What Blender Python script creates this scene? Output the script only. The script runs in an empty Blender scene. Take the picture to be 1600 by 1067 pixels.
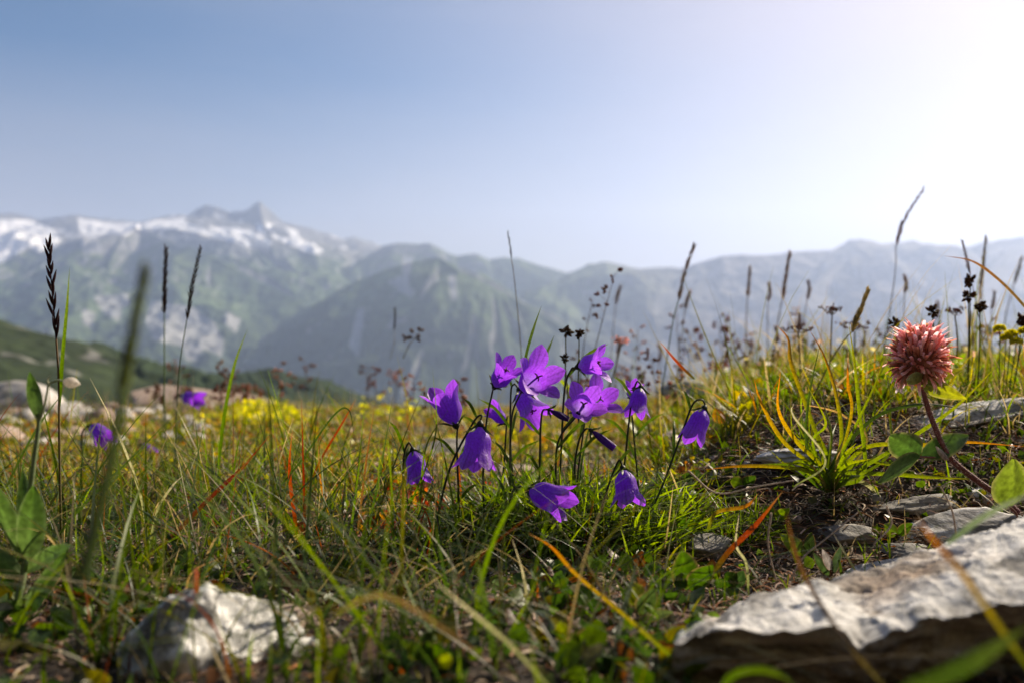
import bpy, math, random
import numpy as np
from mathutils import Vector, Quaternion, Matrix
rad = math.radians
random.seed(7); rng = np.random.default_rng(7)
C = bpy.context.scene.collection
S = bpy.context.scene
F = 1244.0                                   # 28 mm lens on a 36 mm sensor, 1600 px wide

# ------------------------------------------------------------------ camera
cd = bpy.data.cameras.new('camera'); cam = bpy.data.objects.new('camera', cd); C.objects.link(cam)
cd.lens = 28; cd.sensor_width = 36; cd.clip_start = 0.005; cd.clip_end = 60000
cam.location = (0, 0, 0); cam.rotation_euler = (rad(90), 0, 0)
cd.dof.use_dof = True; cd.dof.focus_distance = 0.37; cd.dof.aperture_fstop = 9.5
S.camera = cam
# ------------------------------------------------------------------ sky, sun, exposure
SUN_AZ, SUN_EL = 48.0, 34.0                  # degrees to the right of the view, above the horizon
w = bpy.data.worlds.new('World'); S.world = w; w.use_nodes = True
sdir = Vector((math.sin(rad(SUN_AZ))*math.cos(rad(SUN_EL)), math.cos(rad(SUN_AZ))*math.cos(rad(SUN_EL)), math.sin(rad(SUN_EL))))
nt = w.node_tree; nt.nodes.clear(); WL = nt.links.new
def WN(t, op=None, **kw):
    x = nt.nodes.new(t)
    if op: x.operation = op
    for k, v in kw.items(): x.inputs[int(k[1:])].default_value = v
    return x
sky = WN('ShaderNodeTexSky'); sky.sky_type = 'NISHITA'; sky.sun_disc = False
sky.sun_elevation = rad(SUN_EL); sky.sun_rotation = rad(SUN_AZ); sky.altitude = 2200
sky.air_density = 1.0; sky.dust_density = .1; sky.ozone_density = 2.0
tint = WN('ShaderNodeVectorMath', 'MULTIPLY', _1=(.26, .78, .98)); WL(sky.outputs[0], tint.inputs[0])
# summer haze in the air high above the valley: a broad milky aureole round the sun and a pale band on the horizon
tc = WN('ShaderNodeTexCoord'); dt = WN('ShaderNodeVectorMath', 'DOT_PRODUCT', _1=tuple(sdir)); WL(tc.outputs['Generated'], dt.inputs[0])
mx0 = WN('ShaderNodeMath', 'MAXIMUM', _1=0.0); WL(dt.outputs['Value'], mx0.inputs[0]); pw = WN('ShaderNodeMath', 'POWER', _1=4.8); WL(mx0.outputs[0], pw.inputs[0])
sp = WN('ShaderNodeSeparateXYZ'); WL(tc.outputs['Generated'], sp.inputs[0])
hz_ = WN('ShaderNodeMapRange', _1=0.0, _2=.36, _3=.86, _4=0.0); hz_.interpolation_type = 'SMOOTHSTEP'; WL(sp.outputs['Z'], hz_.inputs[0])
cn = WN('ShaderNodeTexNoise', _2=2.2, _3=5.0); mp_ = WN('ShaderNodeMapping'); mp_.inputs['Scale'].default_value = (1, 1, 5); WL(tc.outputs['Generated'], mp_.inputs[0]); WL(mp_.outputs[0], cn.inputs['Vector'])
cm = WN('ShaderNodeMapRange', _1=.35, _2=.75, _3=-.04, _4=.09); WL(cn.outputs[0], cm.inputs[0]); ha = WN('ShaderNodeMath', 'ADD'); WL(hz_.outputs[0], ha.inputs[0]); WL(cm.outputs[0], ha.inputs[1]); ha.use_clamp = True
m1 = WN('ShaderNodeMix'); m1.data_type = 'RGBA'; WL(ha.outputs[0], m1.inputs[0]); WL(tint.outputs[0], m1.inputs[6]); m1.inputs[7].default_value = (8.0, 7.0, 6.5, 1)
m2 = WN('ShaderNodeMix'); m2.data_type = 'RGBA'; WL(pw.outputs[0], m2.inputs[0]); WL(m1.outputs[2], m2.inputs[6]); m2.inputs[7].default_value = (9.6, 6.9, 6.0, 1)
bg = WN('ShaderNodeBackground'); WL(m2.outputs[2], bg.inputs[0]); bg.inputs[1].default_value = 0.05
out = WN('ShaderNodeOutputWorld'); WL(bg.outputs[0], out.inputs[0])
ld = bpy.data.lights.new('sun', 'SUN'); sun = bpy.data.objects.new('sun', ld); C.objects.link(sun)
ld.energy = 5.0; ld.angle = rad(0.5); ld.color = (1.0, 0.86, 0.66)
sdir = Vector((math.sin(rad(SUN_AZ))*math.cos(rad(SUN_EL)), math.cos(rad(SUN_AZ))*math.cos(rad(SUN_EL)), math.sin(rad(SUN_EL))))
sun.rotation_euler = sdir.to_track_quat('Z', 'Y').to_euler(); sun.location = sdir*5
S.view_settings.view_transform = 'Standard'; S.view_settings.look = 'None'
S.view_settings.exposure = 0.95; S.view_settings.gamma = 1.0; S.view_settings.use_curve_mapping = False
S.cycles.use_denoising = True; S.cycles.max_bounces = 6; S.cycles.transmission_bounces = 6
S.cycles.diffuse_bounces = 3; S.cycles.glossy_bounces = 2; S.cycles.volume_bounces = 2
S.cycles.caustics_reflective = False; S.cycles.caustics_refractive = False

# ------------------------------------------------------------------ helpers
def P(px, py, d): return Vector(((px-800)/F*d, d, -(py-533.5)/F*d))
def lin(r, g, b):
    f = lambda c: (c/255/12.92) if c/255 <= .04045 else ((c/255+.055)/1.055)**2.4
    return (f(r), f(g), f(b))
def hash3(ix, iy, iz, seed):
    h = (ix*374761393 + iy*668265263 + iz*2147483647*0 + iz*1274126177 + seed*974634777) & 0xffffffff
    h = ((h ^ (h >> 13))*1274126177) & 0xffffffff
    h = h ^ (h >> 16)
    return (h & 0xffff)/65535.0
def vnoise(x, y, z=None, seed=0):
    x = np.asarray(x, float); y = np.asarray(y, float); z = np.zeros_like(x) if z is None else np.asarray(z, float)
    xi = np.floor(x).astype(np.int64); yi = np.floor(y).astype(np.int64); zi = np.floor(z).astype(np.int64)
    fx, fy, fz = x-xi, y-yi, z-zi
    fx = fx*fx*fx*(fx*(fx*6-15)+10); fy = fy*fy*fy*(fy*(fy*6-15)+10); fz = fz*fz*(3-2*fz)
    r = 0
    for a in (0, 1):
        for b in (0, 1):
            for c in (0, 1):
                wt = (fx if a else 1-fx)*(fy if b else 1-fy)*(fz if c else 1-fz)
                r = r + wt*hash3(xi+a, yi+b, zi+c, seed)
    return r*2-1
def fbm(x, y, z=None, o=4, seed=0, ridged=False, gain=.5):
    r = 0; a = 1; s = 0; f = 1
    for i in range(o):
        n = vnoise(x*f, y*f, None if z is None else z*f, seed+i*17)
        r = r + a*((1-2*np.abs(n)) if ridged else n); s += a; a *= gain; f *= 2.03
    return r/s
def sstep(a, b, x):
    t = np.clip((x-a)/(b-a), 0, 1); return t*t*(3-2*t)

def tag(o, label=None, cat=None, group=None, kind=None):
    if label: o['label'] = label
    if cat: o['category'] = cat
    if group: o['group'] = group
    if kind: o['kind'] = kind
    return o
def empty(name, loc, label, cat, group=None):
    o = bpy.data.objects.new(name, None); C.objects.link(o); o.location = loc; o.empty_display_size = .01
    return tag(o, label, cat, group)
def mesh_np(name, V, Fc, mats, parent=None, col=None, smooth=True, matidx=None):
    """V (n,3) world coords, Fc (m,k) int; col (n,3)"""
    V = np.asarray(V, dtype=np.float32); Fc = np.asarray(Fc, dtype=np.int32)
    me = bpy.data.meshes.new(name)
    n, m, k = len(V), len(Fc), Fc.shape[1]
    if parent is not None: V = V - np.array(parent.location, dtype=np.float32)
    me.vertices.add(n); me.vertices.foreach_set('co', V.ravel())
    me.loops.add(m*k); me.loops.foreach_set('vertex_index', Fc.ravel())
    me.polygons.add(m); me.polygons.foreach_set('loop_start', np.arange(0, m*k, k, dtype=np.int32))
    me.polygons.foreach_set('use_smooth', np.full(m, smooth))
    if matidx is not None: me.polygons.foreach_set('material_index', np.asarray(matidx, dtype=np.int32))
    me.update(calc_edges=True)
    if col is not None:
        a = me.color_attributes.new('Col', 'FLOAT_COLOR', 'POINT')
        c4 = np.ones((n, 4), dtype=np.float32); c4[:, :3] = col; a.data.foreach_set('color', c4.ravel())
    for mt in (mats if isinstance(mats, (list, tuple)) else [mats]): me.materials.append(mt)
    o = bpy.data.objects.new(name, me); C.objects.link(o)
    if parent is not None: o.parent = parent
    return o
class MB:
    """collects quads (triangles padded) with colours; build() links ONE mesh object"""
    def __init__(s): s.v = []; s.f = []; s.c = []; s.n = 0
    def add(s, V, Fc, col):
        V = np.asarray(V, float); Fc = np.asarray(Fc, int)
        col = np.asarray(col, float)
        if col.ndim == 1: col = np.tile(col, (len(V), 1))
        s.v.append(V); s.f.append(Fc+s.n); s.c.append(col); s.n += len(V); return s
    def build(s, name, mats, parent=None, smooth=True):
        return mesh_np(name, np.concatenate(s.v), np.concatenate(s.f), mats, parent, np.concatenate(s.c), smooth)
def grid_faces(nu, nv, wrap=False):
    i, j = np.meshgrid(np.arange(nu-1), np.arange(nv if wrap else nv-1), indexing='ij')
    j2 = (j+1) % nv
    return np.stack([i*nv+j, (i+1)*nv+j, (i+1)*nv+j2, i*nv+j2], -1).reshape(-1, 4)
def spline(pts, n):
    """Catmull-Rom through pts (k,3) -> (n,3)"""
    p = np.array([list(q) for q in pts], float)
    if len(p) == 2: p = np.array([p[0], (p[0]+p[1])/2, p[1]])
    p = np.vstack([2*p[0]-p[1], p, 2*p[-1]-p[-2]])
    seg = len(p)-3; t = np.linspace(0, seg-1e-6, n); i = t.astype(int); u = (t-i)[:, None]
    a, b, c, d = p[i], p[i+1], p[i+2], p[i+3]
    return .5*((2*b)+(-a+c)*u+(2*a-5*b+4*c-d)*u*u+(-a+3*b-3*c+d)*u**3)
def frames(c):
    t = np.gradient(c, axis=0); t /= np.linalg.norm(t, axis=1, keepdims=True)+1e-12
    up = np.array([0, 1.0, 0.05]); a = np.cross(t, up); a /= np.linalg.norm(a, axis=1, keepdims=True)+1e-9
    b = np.cross(a, t); return t, a, b
def tube(mb, pts, r0, r1, col, n=24, k=6, bulge=None):
    c = spline(pts, n); t, a, b = frames(c)
    r = np.linspace(r0, r1, n)
    if bulge is not None: r = r*bulge(np.linspace(0, 1, n))
    th = np.linspace(0, 2*np.pi, k, endpoint=False)
    V = c[:, None]+r[:, None, None]*(np.cos(th)[None, :, None]*a[:, None]+np.sin(th)[None, :, None]*b[:, None])
    col = np.asarray(col, float)
    if col.ndim == 2: # gradient start,end
        u = np.linspace(0, 1, n)[:, None]; cc = np.repeat(col[0]*(1-u)+col[1]*u, k, 0)
    else: cc = col
    mb.add(V.reshape(-1, 3), grid_faces(n, k, True), cc); return c
def ribbon(mb, pts, w, cols, n=26, fold=.25, twist=0., prof=None, roll=0.):
    """grass blade: three vertices across with a folded midrib; w in metres; cols list of colours along it"""
    c = spline(pts, n); t, a, b = frames(c); u = np.linspace(0, 1, n)
    ww = w*.5*(prof(u) if prof else np.minimum(1, (1-u)*2.6+.04)*np.minimum(1, .55+u*3))
    ang = roll+twist*u
    A = a*np.cos(ang)[:, None]+b*np.sin(ang)[:, None]; B = -a*np.sin(ang)[:, None]+b*np.cos(ang)[:, None]
    V = np.stack([c-A*ww[:, None]+B*(ww*fold)[:, None], c, c+A*ww[:, None]+B*(ww*fold)[:, None]], 1)
    cols = np.asarray(cols, float).reshape(-1, 3)
    x = np.linspace(0, 1, len(cols)); cc = np.stack([np.interp(u, x, cols[:, i]) for i in range(3)], -1)
    mb.add(V.reshape(-1, 3), grid_faces(n, 3), np.repeat(cc, 3, 0)); return c
def ellipsoid(mb, c, ax, L, r, col, nu=8, k=8, pw=1.0):
    """pointed ellipsoid along axis ax starting at c"""
    ax = np.array(ax, float); ax /= np.linalg.norm(ax); q = np.array([.3, .9, .2]); a = np.cross(ax, q); a /= np.linalg.norm(a); b = np.cross(ax, a)
    u = np.linspace(0, 1, nu); rr = r*np.sin(np.pi*np.clip(u, .02, .98)**pw)**.8; th = np.linspace(0, 2*np.pi, k, endpoint=False)
    V = np.array(c)+u[:, None, None]*L*ax+rr[:, None, None]*(np.cos(th)[None, :, None]*a+np.sin(th)[None, :, None]*b)
    mb.add(V.reshape(-1, 3), grid_faces(nu, k, True), col)

# ------------------------------------------------------------------ materials
def newmat(name):
    m = bpy.data.materials.new(name); m.use_nodes = True; n = m.node_tree; n.nodes.clear()
    o = n.nodes.new('ShaderNodeOutputMaterial'); return m, n, o
def N(n, t, **kw):
    x = n.nodes.new(t)
    for k, v in kw.items():
        if k.startswith('_'): setattr(x, k[1:], v)
        else: x.inputs[k.replace('9', ' ')].default_value = v
    return x
def leafmat(name, trans=.45, rough=.5, spec=.35, nscale=900, namt=.35, tint=(1, 1, 1), bump=.0, sat=1.25):
    m, n, o = newmat(name); L = n.links.new
    at = N(n, 'ShaderNodeAttribute', _attribute_name='Col')
    tc = N(n, 'ShaderNodeTexCoord'); nz = N(n, 'ShaderNodeTexNoise', Scale=nscale, Detail=3.0); L(tc.outputs['Object'], nz.inputs['Vector'])
    mr = N(n, 'ShaderNodeMapRange'); mr.inputs[1].default_value = .3; mr.inputs[2].default_value = .7; mr.inputs[3].default_value = 1-namt; mr.inputs[4].default_value = 1+namt
    L(nz.outputs[0], mr.inputs[0])
    mx = N(n, 'ShaderNodeVectorMath', _operation='SCALE'); L(at.outputs['Color'], mx.inputs[0]); L(mr.outputs[0], mx.inputs['Scale'])
    pb = N(n, 'ShaderNodeBsdfPrincipled', Roughness=rough); pb.inputs['Specular IOR Level'].default_value = spec
    L(mx.outputs[0], pb.inputs['Base Color'])
    if trans > 0:
        tr = N(n, 'ShaderNodeBsdfTranslucent'); hs = N(n, 'ShaderNodeHueSaturation', Saturation=sat, Value=1.5); L(mx.outputs[0], hs.inputs['Color'])
        L(hs.outputs[0], tr.inputs[0]); mix = N(n, 'ShaderNodeMixShader'); mix.inputs[0].default_value = trans
        L(pb.outputs[0], mix.inputs[1]); L(tr.outputs[0], mix.inputs[2]); L(mix.outputs[0], o.inputs[0])
    else: L(pb.outputs[0], o.inputs[0])
    if bump:
        bp = N(n, 'ShaderNodeBump', Strength=bump, Distance=.0004); L(nz.outputs[0], bp.inputs['Height']); L(bp.outputs[0], pb.inputs['Normal'])
    return m
M_grass = leafmat('grass_blade', .55, .45, .4)
M_leaf = leafmat('broad_leaf', .42, .42, .4, 420, .38, bump=.8)
M_stem = leafmat('plant_stem', .12, .5, .3, 700, .25)
M_dry = leafmat('dry_plant', .25, .7, .15, 900, .4)
M_litter = leafmat('litter', .15, .8, .1, 1500, .5)
M_petal = leafmat('petal', .5, .42, .35, 1100, .18, bump=.6, sat=1.15)
M_floret = leafmat('floret', .45, .5, .25, 1500, .2, sat=1.1)
M_seed = leafmat('seed_head', .5, .6, .2, 1800, .4)
def rockmat(name, base, dark, warm, sc=30, bs=.6, pat=(.42, .6), strata=0., crust=.5, nb=1.):
    m, n, o = newmat(name); L = n.links.new
    tc = N(n, 'ShaderNodeTexCoord'); mp = N(n, 'ShaderNodeMapping'); L(tc.outputs['Object'], mp.inputs[0])
    if strata: mp.inputs['Scale'].default_value = (.5, .5, strata); mp.inputs['Rotation'].default_value = (rad(7), rad(-14), 0)
    n1 = N(n, 'ShaderNodeTexNoise', Scale=sc, Detail=9.0, Roughness=.65, Distortion=.6); n2 = N(n, 'ShaderNodeTexNoise', Scale=sc*5, Detail=6.0, Roughness=.7)
    n3 = N(n, 'ShaderNodeTexVoronoi', Scale=sc*14); n4 = N(n, 'ShaderNodeTexNoise', Scale=sc*.6, Detail=5.0)
    for q in (n1, n2, n3, n4): L(mp.outputs[0], q.inputs['Vector'])
    r1 = N(n, 'ShaderNodeMapRange'); r1.inputs[1].default_value = pat[0]; r1.inputs[2].default_value = pat[1]; L(n1.outputs[0], r1.inputs[0])
    m1 = N(n, 'ShaderNodeMix', _data_type='RGBA'); m1.inputs[6].default_value = (*dark, 1); m1.inputs[7].default_value = (*base, 1); L(r1.outputs[0], m1.inputs[0])
    r2 = N(n, 'ShaderNodeMapRange'); r2.inputs[1].default_value = .52; r2.inputs[2].default_value = .68; r2.inputs[4].default_value = crust; L(n4.outputs[0], r2.inputs[0])
    m2 = N(n, 'ShaderNodeMix', _data_type='RGBA'); m2.inputs[7].default_value = (*warm, 1); L(m1.outputs[2], m2.inputs[6]); L(r2.outputs[0], m2.inputs[0])
    r3 = N(n, 'ShaderNodeMapRange'); r3.inputs[1].default_value = .3; r3.inputs[2].default_value = .6; r3.inputs[3].default_value = .45; r3.inputs[4].default_value = 1.1; L(n2.outputs[0], r3.inputs[0])
    m3 = N(n, 'ShaderNodeVectorMath', _operation='SCALE'); L(m2.outputs[2], m3.inputs[0]); L(r3.outputs[0], m3.inputs['Scale'])
    pb = N(n, 'ShaderNodeBsdfPrincipled', Roughness=.85); L(m3.outputs[0], pb.inputs['Base Color']); L(pb.outputs[0], o.inputs[0])
    ad = N(n, 'ShaderNodeMath', _operation='ADD'); L(n1.outputs[0], ad.inputs[0]); m4 = N(n, 'ShaderNodeMath', _operation='MULTIPLY'); m4.inputs[1].default_value = .35
    L(n2.outputs[0], m4.inputs[0]); L(m4.outputs[0], ad.inputs[1])
    bp = N(n, 'ShaderNodeBump', Strength=bs, Distance=.25/sc*.5); L(ad.outputs[0], bp.inputs['Height']); L(bp.outputs[0], pb.inputs['Normal'])
    return m
M_rock_white = rockmat('white_rock', (.82, .82, .80), (.13, .13, .125), (.45, .38, .28), 46, 1., (.40, .50), crust=.12)
M_rock_slab = rockmat('slate_rock', (.61, .60, .58), (.19, .18, .165), (.30, .19, .11), 44, 1., (.42, .50), 1.5, crust=.7)
M_rock_grey = rockmat('grey_rock', (.36, .34, .31), (.13, .12, .11), (.24, .16, .10), 34, .9, (.4, .6), 1.3, crust=.5)
M_stone = rockmat('field_stone', (.58, .55, .52), (.30, .27, .24), (.44, .34, .26), 9, .6, (.35, .55), crust=.4)
M_stone_warm = rockmat('warm_stone', (.46, .36, .29), (.20, .13, .10), (.40, .22, .12), 40, .6, (.35, .6), crust=.5)
# soil
def soilmat():
    m, n, o = newmat('soil'); L = n.links.new
    at = N(n, 'ShaderNodeAttribute', _attribute_name='Col'); tc = N(n, 'ShaderNodeTexCoord')
    n1 = N(n, 'ShaderNodeTexNoise', Scale=260.0, Detail=8.0, Roughness=.7); n2 = N(n, 'ShaderNodeTexVoronoi', Scale=420.0)
    for q in (n1, n2): L(tc.outputs['Object'], q.inputs['Vector'])
    mr = N(n, 'ShaderNodeMapRange'); mr.inputs[1].default_value = .32; mr.inputs[2].default_value = .68; mr.inputs[3].default_value = .35; mr.inputs[4].default_value = 1.7; L(n1.outputs[0], mr.inputs[0])
    mx = N(n, 'ShaderNodeVectorMath', _operation='SCALE'); L(at.outputs['Color'], mx.inputs[0]); L(mr.outputs[0], mx.inputs['Scale'])
    pb = N(n, 'ShaderNodeBsdfPrincipled', Roughness=.9); L(mx.outputs[0], pb.inputs['Base Color']); L(pb.outputs[0], o.inputs[0])
    bp = N(n, 'ShaderNodeBump', Strength=.9, Distance=.002); L(n1.outputs[0], bp.inputs['Height']); L(bp.outputs[0], pb.inputs['Normal'])
    return m
M_soil = soilmat()
def terrmat(name, sc):
    m, n, o = newmat(name); L = n.links.new
    at = N(n, 'ShaderNodeAttribute', _attribute_name='Col'); tc = N(n, 'ShaderNodeTexCoord')
    n1 = N(n, 'ShaderNodeTexNoise', Scale=sc, Detail=8.0, Roughness=.6); L(tc.outputs['Object'], n1.inputs['Vector'])
    mr = N(n, 'ShaderNodeMapRange'); mr.inputs[1].default_value = .35; mr.inputs[2].default_value = .65; mr.inputs[3].default_value = .65; mr.inputs[4].default_value = 1.3; L(n1.outputs[0], mr.inputs[0])
    mx = N(n, 'ShaderNodeVectorMath', _operation='SCALE'); L(at.outputs['Color'], mx.inputs[0]); L(mr.outputs[0], mx.inputs['Scale'])
    pb = N(n, 'ShaderNodeBsdfPrincipled', Roughness=.95); pb.inputs['Specular IOR Level'].default_value = .1
    L(mx.outputs[0], pb.inputs['Base Color']); L(pb.outputs[0], o.inputs[0]); return m
M_mount = terrmat('mountain_surface', .012)
M_hill = terrmat('hillside_surface', .05)

# ------------------------------------------------------------------ mountains (structure)
def seg_field(X, Y, poly, slope, base=-1e9):
    """height of a ridge line: max over its segments of crest height minus slope * distance"""
    H = np.full(X.shape, -1e9); D = np.full(X.shape, 1e9)
    for a, b in zip(poly[:-1], poly[1:]):
        ax, ay, az = P(*a); bx, by, bz = P(*b)
        dx, dy = bx-ax, by-ay; L2 = dx*dx+dy*dy+1e-6
        t = np.clip(((X-ax)*dx+(Y-ay)*dy)/L2, 0, 1)
        d = np.hypot(X-ax-t*dx, Y-ay-t*dy); h = az+t*(bz-az)-slope*d*(1-.00004*np.minimum(d, 6000))
        up = h > H; H = np.where(up, h, H); D = np.where(up, d, D)
    return H, D
K = 1000.
def R(l, d): return [(x, y, d*K) for x, y in l]
far = [(-260,335),(-100,330),(0,337),(20,335),(45,340),(60,344),(95,340),(120,337),(160,343),(215,347),(240,342),(270,338),(292,337),(315,337),(345,341),(385,343),(425,346),(455,350),(480,356),(500,363),(535,375),(550,370),(560,377),(575,378),(600,387),(640,396),(700,410),(760,425)]
pk1 = [(294,339),(306,327),(320,320),(335,323),(347,328),(360,332),(372,331),(385,328),(396,320),(404,314),(412,323),(424,336),(440,347),(460,352)]
mid = [(580,400),(600,386),(625,380),(655,382),(672,381),(700,395),(715,401),(745,398),(765,408),(785,403),(810,405),(850,418),(885,429),(920,440)]
rgt = [(860,450),(890,428),(920,414),(945,411),(975,416),(1000,421),(1030,419),(1060,420),(1100,410),(1130,403),(1160,402),(1200,400),(1270,395),(1300,393),(1330,378),(1345,374),(1362,376),(1375,383),(1400,379),(1430,376),(1450,382),(1470,392),(1500,390),(1540,380),(1570,375),(1600,369),(1700,358),(1900,350)]
ridges = [
 (R(far, 13.5), .42), (R(pk1, 13.6), 1.05), (R(mid, 11.), .78), (R(rgt, 9.5), .62),
 ([(215,347,13300),(216,360,11800),(205,360,11000),(190,366,10600),(150,372,10300),(95,398,10000),(60,412,9700),(0,448,9200),(-80,500,8600)], .85),
 ([(216,360,11400),(262,376,10400),(330,400,9700),(400,440,9000),(460,470,8500),(505,500,8100)], .62),
 ([(262,376,10400),(255,430,9300),(235,500,8400),(225,560,7800)], .7),
 ([(330,400,9700),(330,450,9000),(345,520,8200),(350,590,7600)], .7),
 ([(190,366,10600),(160,440,9500),(140,500,8800),(120,560,8000)], .75),
 ([(300,352,12600),(400,388,11600),(425,415,10600),(470,452,9800),(515,472,9400)], .62),
 ([(404,317,13500),(410,350,12900),(470,392,12000),(520,420,11200)], .9),
 ([(440,505,7900),(480,482,7700),(520,460,7500),(560,440,7400),(620,420,7500),(668,409,7500),(690,406,7400),(720,425,7100),(780,452,7000),(830,480,6800),(900,520,6500),(960,562,6100),(1000,600,5700)], .72),
 ([(560,440,7400),(545,500,6900),(525,560,6400),(500,630,5900)], .75),
 ([(620,420,7500),(610,490,6900),(600,550,6400),(585,630,5800)], .8),
 ([(690,406,7400),(695,470,6800),(665,540,6200),(640,620,5600)], .8),
 ([(780,452,7000),(790,520,6300),(805,600,5600)], .75),
 ([(720,425,7100),(745,500,6500),(735,570,5900),(730,620,5500)], .8),
 ([(785,403,11000),(870,445,10200),(950,490,9400),(1010,530,8700)], .6),
 ([(1160,402,9500),(1100,440,9000),(1050,480,8500),(1000,540,8000)], .6),
 ([(1345,374,9500),(1310,420,8900),(1250,470,8200),(1180,540,7400)], .6),
 ([(1430,376,9500),(1420,430,8800),(1390,490,8000),(1350,560,7200)], .6),
 ([(1600,369,9500),(1560,430,8500),(1500,500,7500)], .6),
 ([(-60,400,11500),(-20,430,10000),(40,500,7500),(90,560,6500)], .6)]
pxs = np.linspace(-330, 1930, 1250); ds = np.concatenate([np.linspace(3000, 5400, 30), np.linspace(5450, 14600, 480)])
PX, DD = np.meshgrid(pxs, ds, indexing='xy'); X = (PX-800)/F*DD; Y = DD
wx = fbm(X/1800, Y/1800, o=3, seed=3)*160; wy = fbm(X/1800, Y/1800, o=3, seed=5)*160
Hh = np.full(X.shape, -1500.); Dm = np.full(X.shape, 1e9)
for poly, sl in ridges:
    h, d = seg_field(X+wx*(.10 if poly[0][2] > 13400 else .3), Y+wy, poly, sl); up = h > Hh; Hh = np.where(up, h, Hh); Dm = np.where(up, d, Dm)
rn = fbm(X/900, Y/900, o=6, seed=11, ridged=True, gain=.55); fn = fbm(X/260, Y/260, o=5, seed=21, ridged=True, gain=.6)
amp = sstep(0, 700, Dm)*(1-.65*sstep(11800, 12800, DD))
rb = fbm(X/1700+.3*Y/1700, Y/2600, o=3, seed=13, ridged=True)
Z = Hh + rb*190*amp + rn*(30+110*amp) + fn*(12+22*amp)
Z = np.maximum(Z, -1480+fbm(X/600, Y/600, o=4, seed=2)*40)
gy, gx = np.gradient(Z); sx = np.abs(gx)/(np.gradient(X, axis=1)); sy = gy/(np.gradient(Y, axis=0)); slp = np.hypot(sx, sy)
PYs = 533.5 - Z/DD*F
def inpoly(px, py, poly):
    c = np.zeros(px.shape, bool); n = len(poly)
    for i in range(n):
        x1, y1 = poly[i]; x2, y2 = poly[(i+1) % n]
        c ^= ((y1 > py) != (y2 > py)) & (px < (x2-x1)*(py-y1)/(y2-y1+1e-9)+x1)
    return c
wob1 = fbm(X/400, Z/250, Y/400, o=4, seed=31)*2.5; wob2 = fbm(X/400, Z/250, Y/400, o=4, seed=32)*3
def region(polys, dmin):
    m = np.zeros(PX.shape, bool)
    for p in polys: m |= inpoly(PX+wob1, PYs+wob2, p)
    return m & (DD > dmin)
snow = region([[(-200,348),(45,343),(80,356),(95,372),(88,388),(62,394),(45,385),(20,400),(0,412),(-200,450)],
  [(121,340),(160,346),(215,350),(250,344),(288,339),(293,350),(330,357),(370,357),(395,363),(425,380),(420,388),(380,386),(340,373),(290,363),(272,356),(238,362),(210,358),(195,369),(175,365),(140,372),(125,360)],
  [(442,354),(466,362),(470,374),(490,382),(505,392),(500,398),(475,393),(450,383),(425,372),(430,368),(452,374),(455,366)],
  [(416,350),(426,352),(426,360),(418,360)], [(400,352),(410,352),(414,368),(405,366)]], 8800)
scree = region([[(145,462),(200,457),(208,478),(192,482),(186,505),(162,490)], [(128,480),(150,490),(145,515),(130,505)],
  [(240,470),(300,480),(335,503),(352,535),(345,556),(318,545),(305,565),(290,560),(285,540),(240,530),(225,500)],
  [(355,485),(378,500),(368,522),(350,505)], [(120,350),(150,362),(160,395),(130,400)], [(225,405),(248,425),(240,432),(222,420)],
  [(605,440),(625,432),(650,455),(640,465)], [(560,480),(572,480),(560,560),(545,540)], [(628,400),(645,402),(640,445),(628,440)], [(700,430),(712,430),(715,470),(704,470)]], 5500)
nb = fbm(X/350, Y/350, Z/200, o=5, seed=41); nc = fbm(X/1200, Y/1200, o=4, seed=44)
rockm = sstep(.95, 1.3, slp+nb*.3+(Z-900)/1500)
rockm = np.maximum(rockm, sstep(1050, 1500, Z+nb*300))
forest = sstep(420, -80, Z+nb*200+nc*260)
col = np.array([.09, .135, .055])*np.ones(X.shape+(1,))
col = col*(1+.3*nb[..., None]) + np.array([.03, .02, .0])*np.clip(nc, 0, 1)[..., None]
def mixc(c, k, m): return c*(1-m[..., None])+np.array(k)*m[..., None]
col = mixc(col, (.035, .055, .025), forest*.9); col = mixc(col, (.20, .17, .19), sstep(820, 1150, PX)*.75); col = mixc(col, (.22, .22, .225), rockm*.9)  # right-hand slopes tinted lavender: haze painted into the surface colour
col = mixc(col, (.36, .36, .36), scree*.8); col = mixc(col, (.95, .95, .95), snow*1.0)
spk = (fbm(X/150, Y/150, Z/150, o=3, seed=51) > .42) & (Z > 1250) & (DD > 12000)
col = mixc(col, (.8, .8, .82), spk*.8)
col = np.clip(col, .01, .96)
Zc = Z - 0*Z
mt = mesh_np('mountains', np.stack([X, Y, Zc], -1).reshape(-1, 3), grid_faces(*X.shape)[:, ::-1], M_mount, col=col.reshape(-1, 3), smooth=True); mt['kind'] = 'structure'

# nearer green hillside on the left and the dark wooded ridge in front of the valley
crest = [(-700,430,520),(-300,465,600),(-100,478,700),(0,499,780),(60,520,820),(110,545,860),(170,562,900),(230,577,930),(300,590,960),(345,592,990),(385,585,1010),(425,583,1040),(465,593,1060),(510,606,1080),(560,620,1100),(620,640,1120),(700,665,1150),(900,720,1250),(1300,760,1300),(2200,800,1400)]
pxs = np.linspace(-500, 2100, 760); ds = np.concatenate([np.linspace(30, 400, 60), np.linspace(405, 1250, 260), np.linspace(1260, 3100, 50)])
PX, DD = np.meshgrid(pxs, ds); X = (PX-800)/F*DD; Y = DD
h, d = seg_field(X, Y, crest, .33); side = Y > np.interp(PX, [c[0] for c in crest], [c[2] for c in crest])
h = np.where(side, h-d*.35, h)
n1 = fbm(X/160, Y/160, o=5, seed=61, ridged=True); n2 = fbm(X/40, Y/40, o=4, seed=62)
spur, _ = seg_field(X, Y, [(60,520,820),(40,590,600),(-60,660,380)], .4); h = np.maximum(h, spur)
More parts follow.
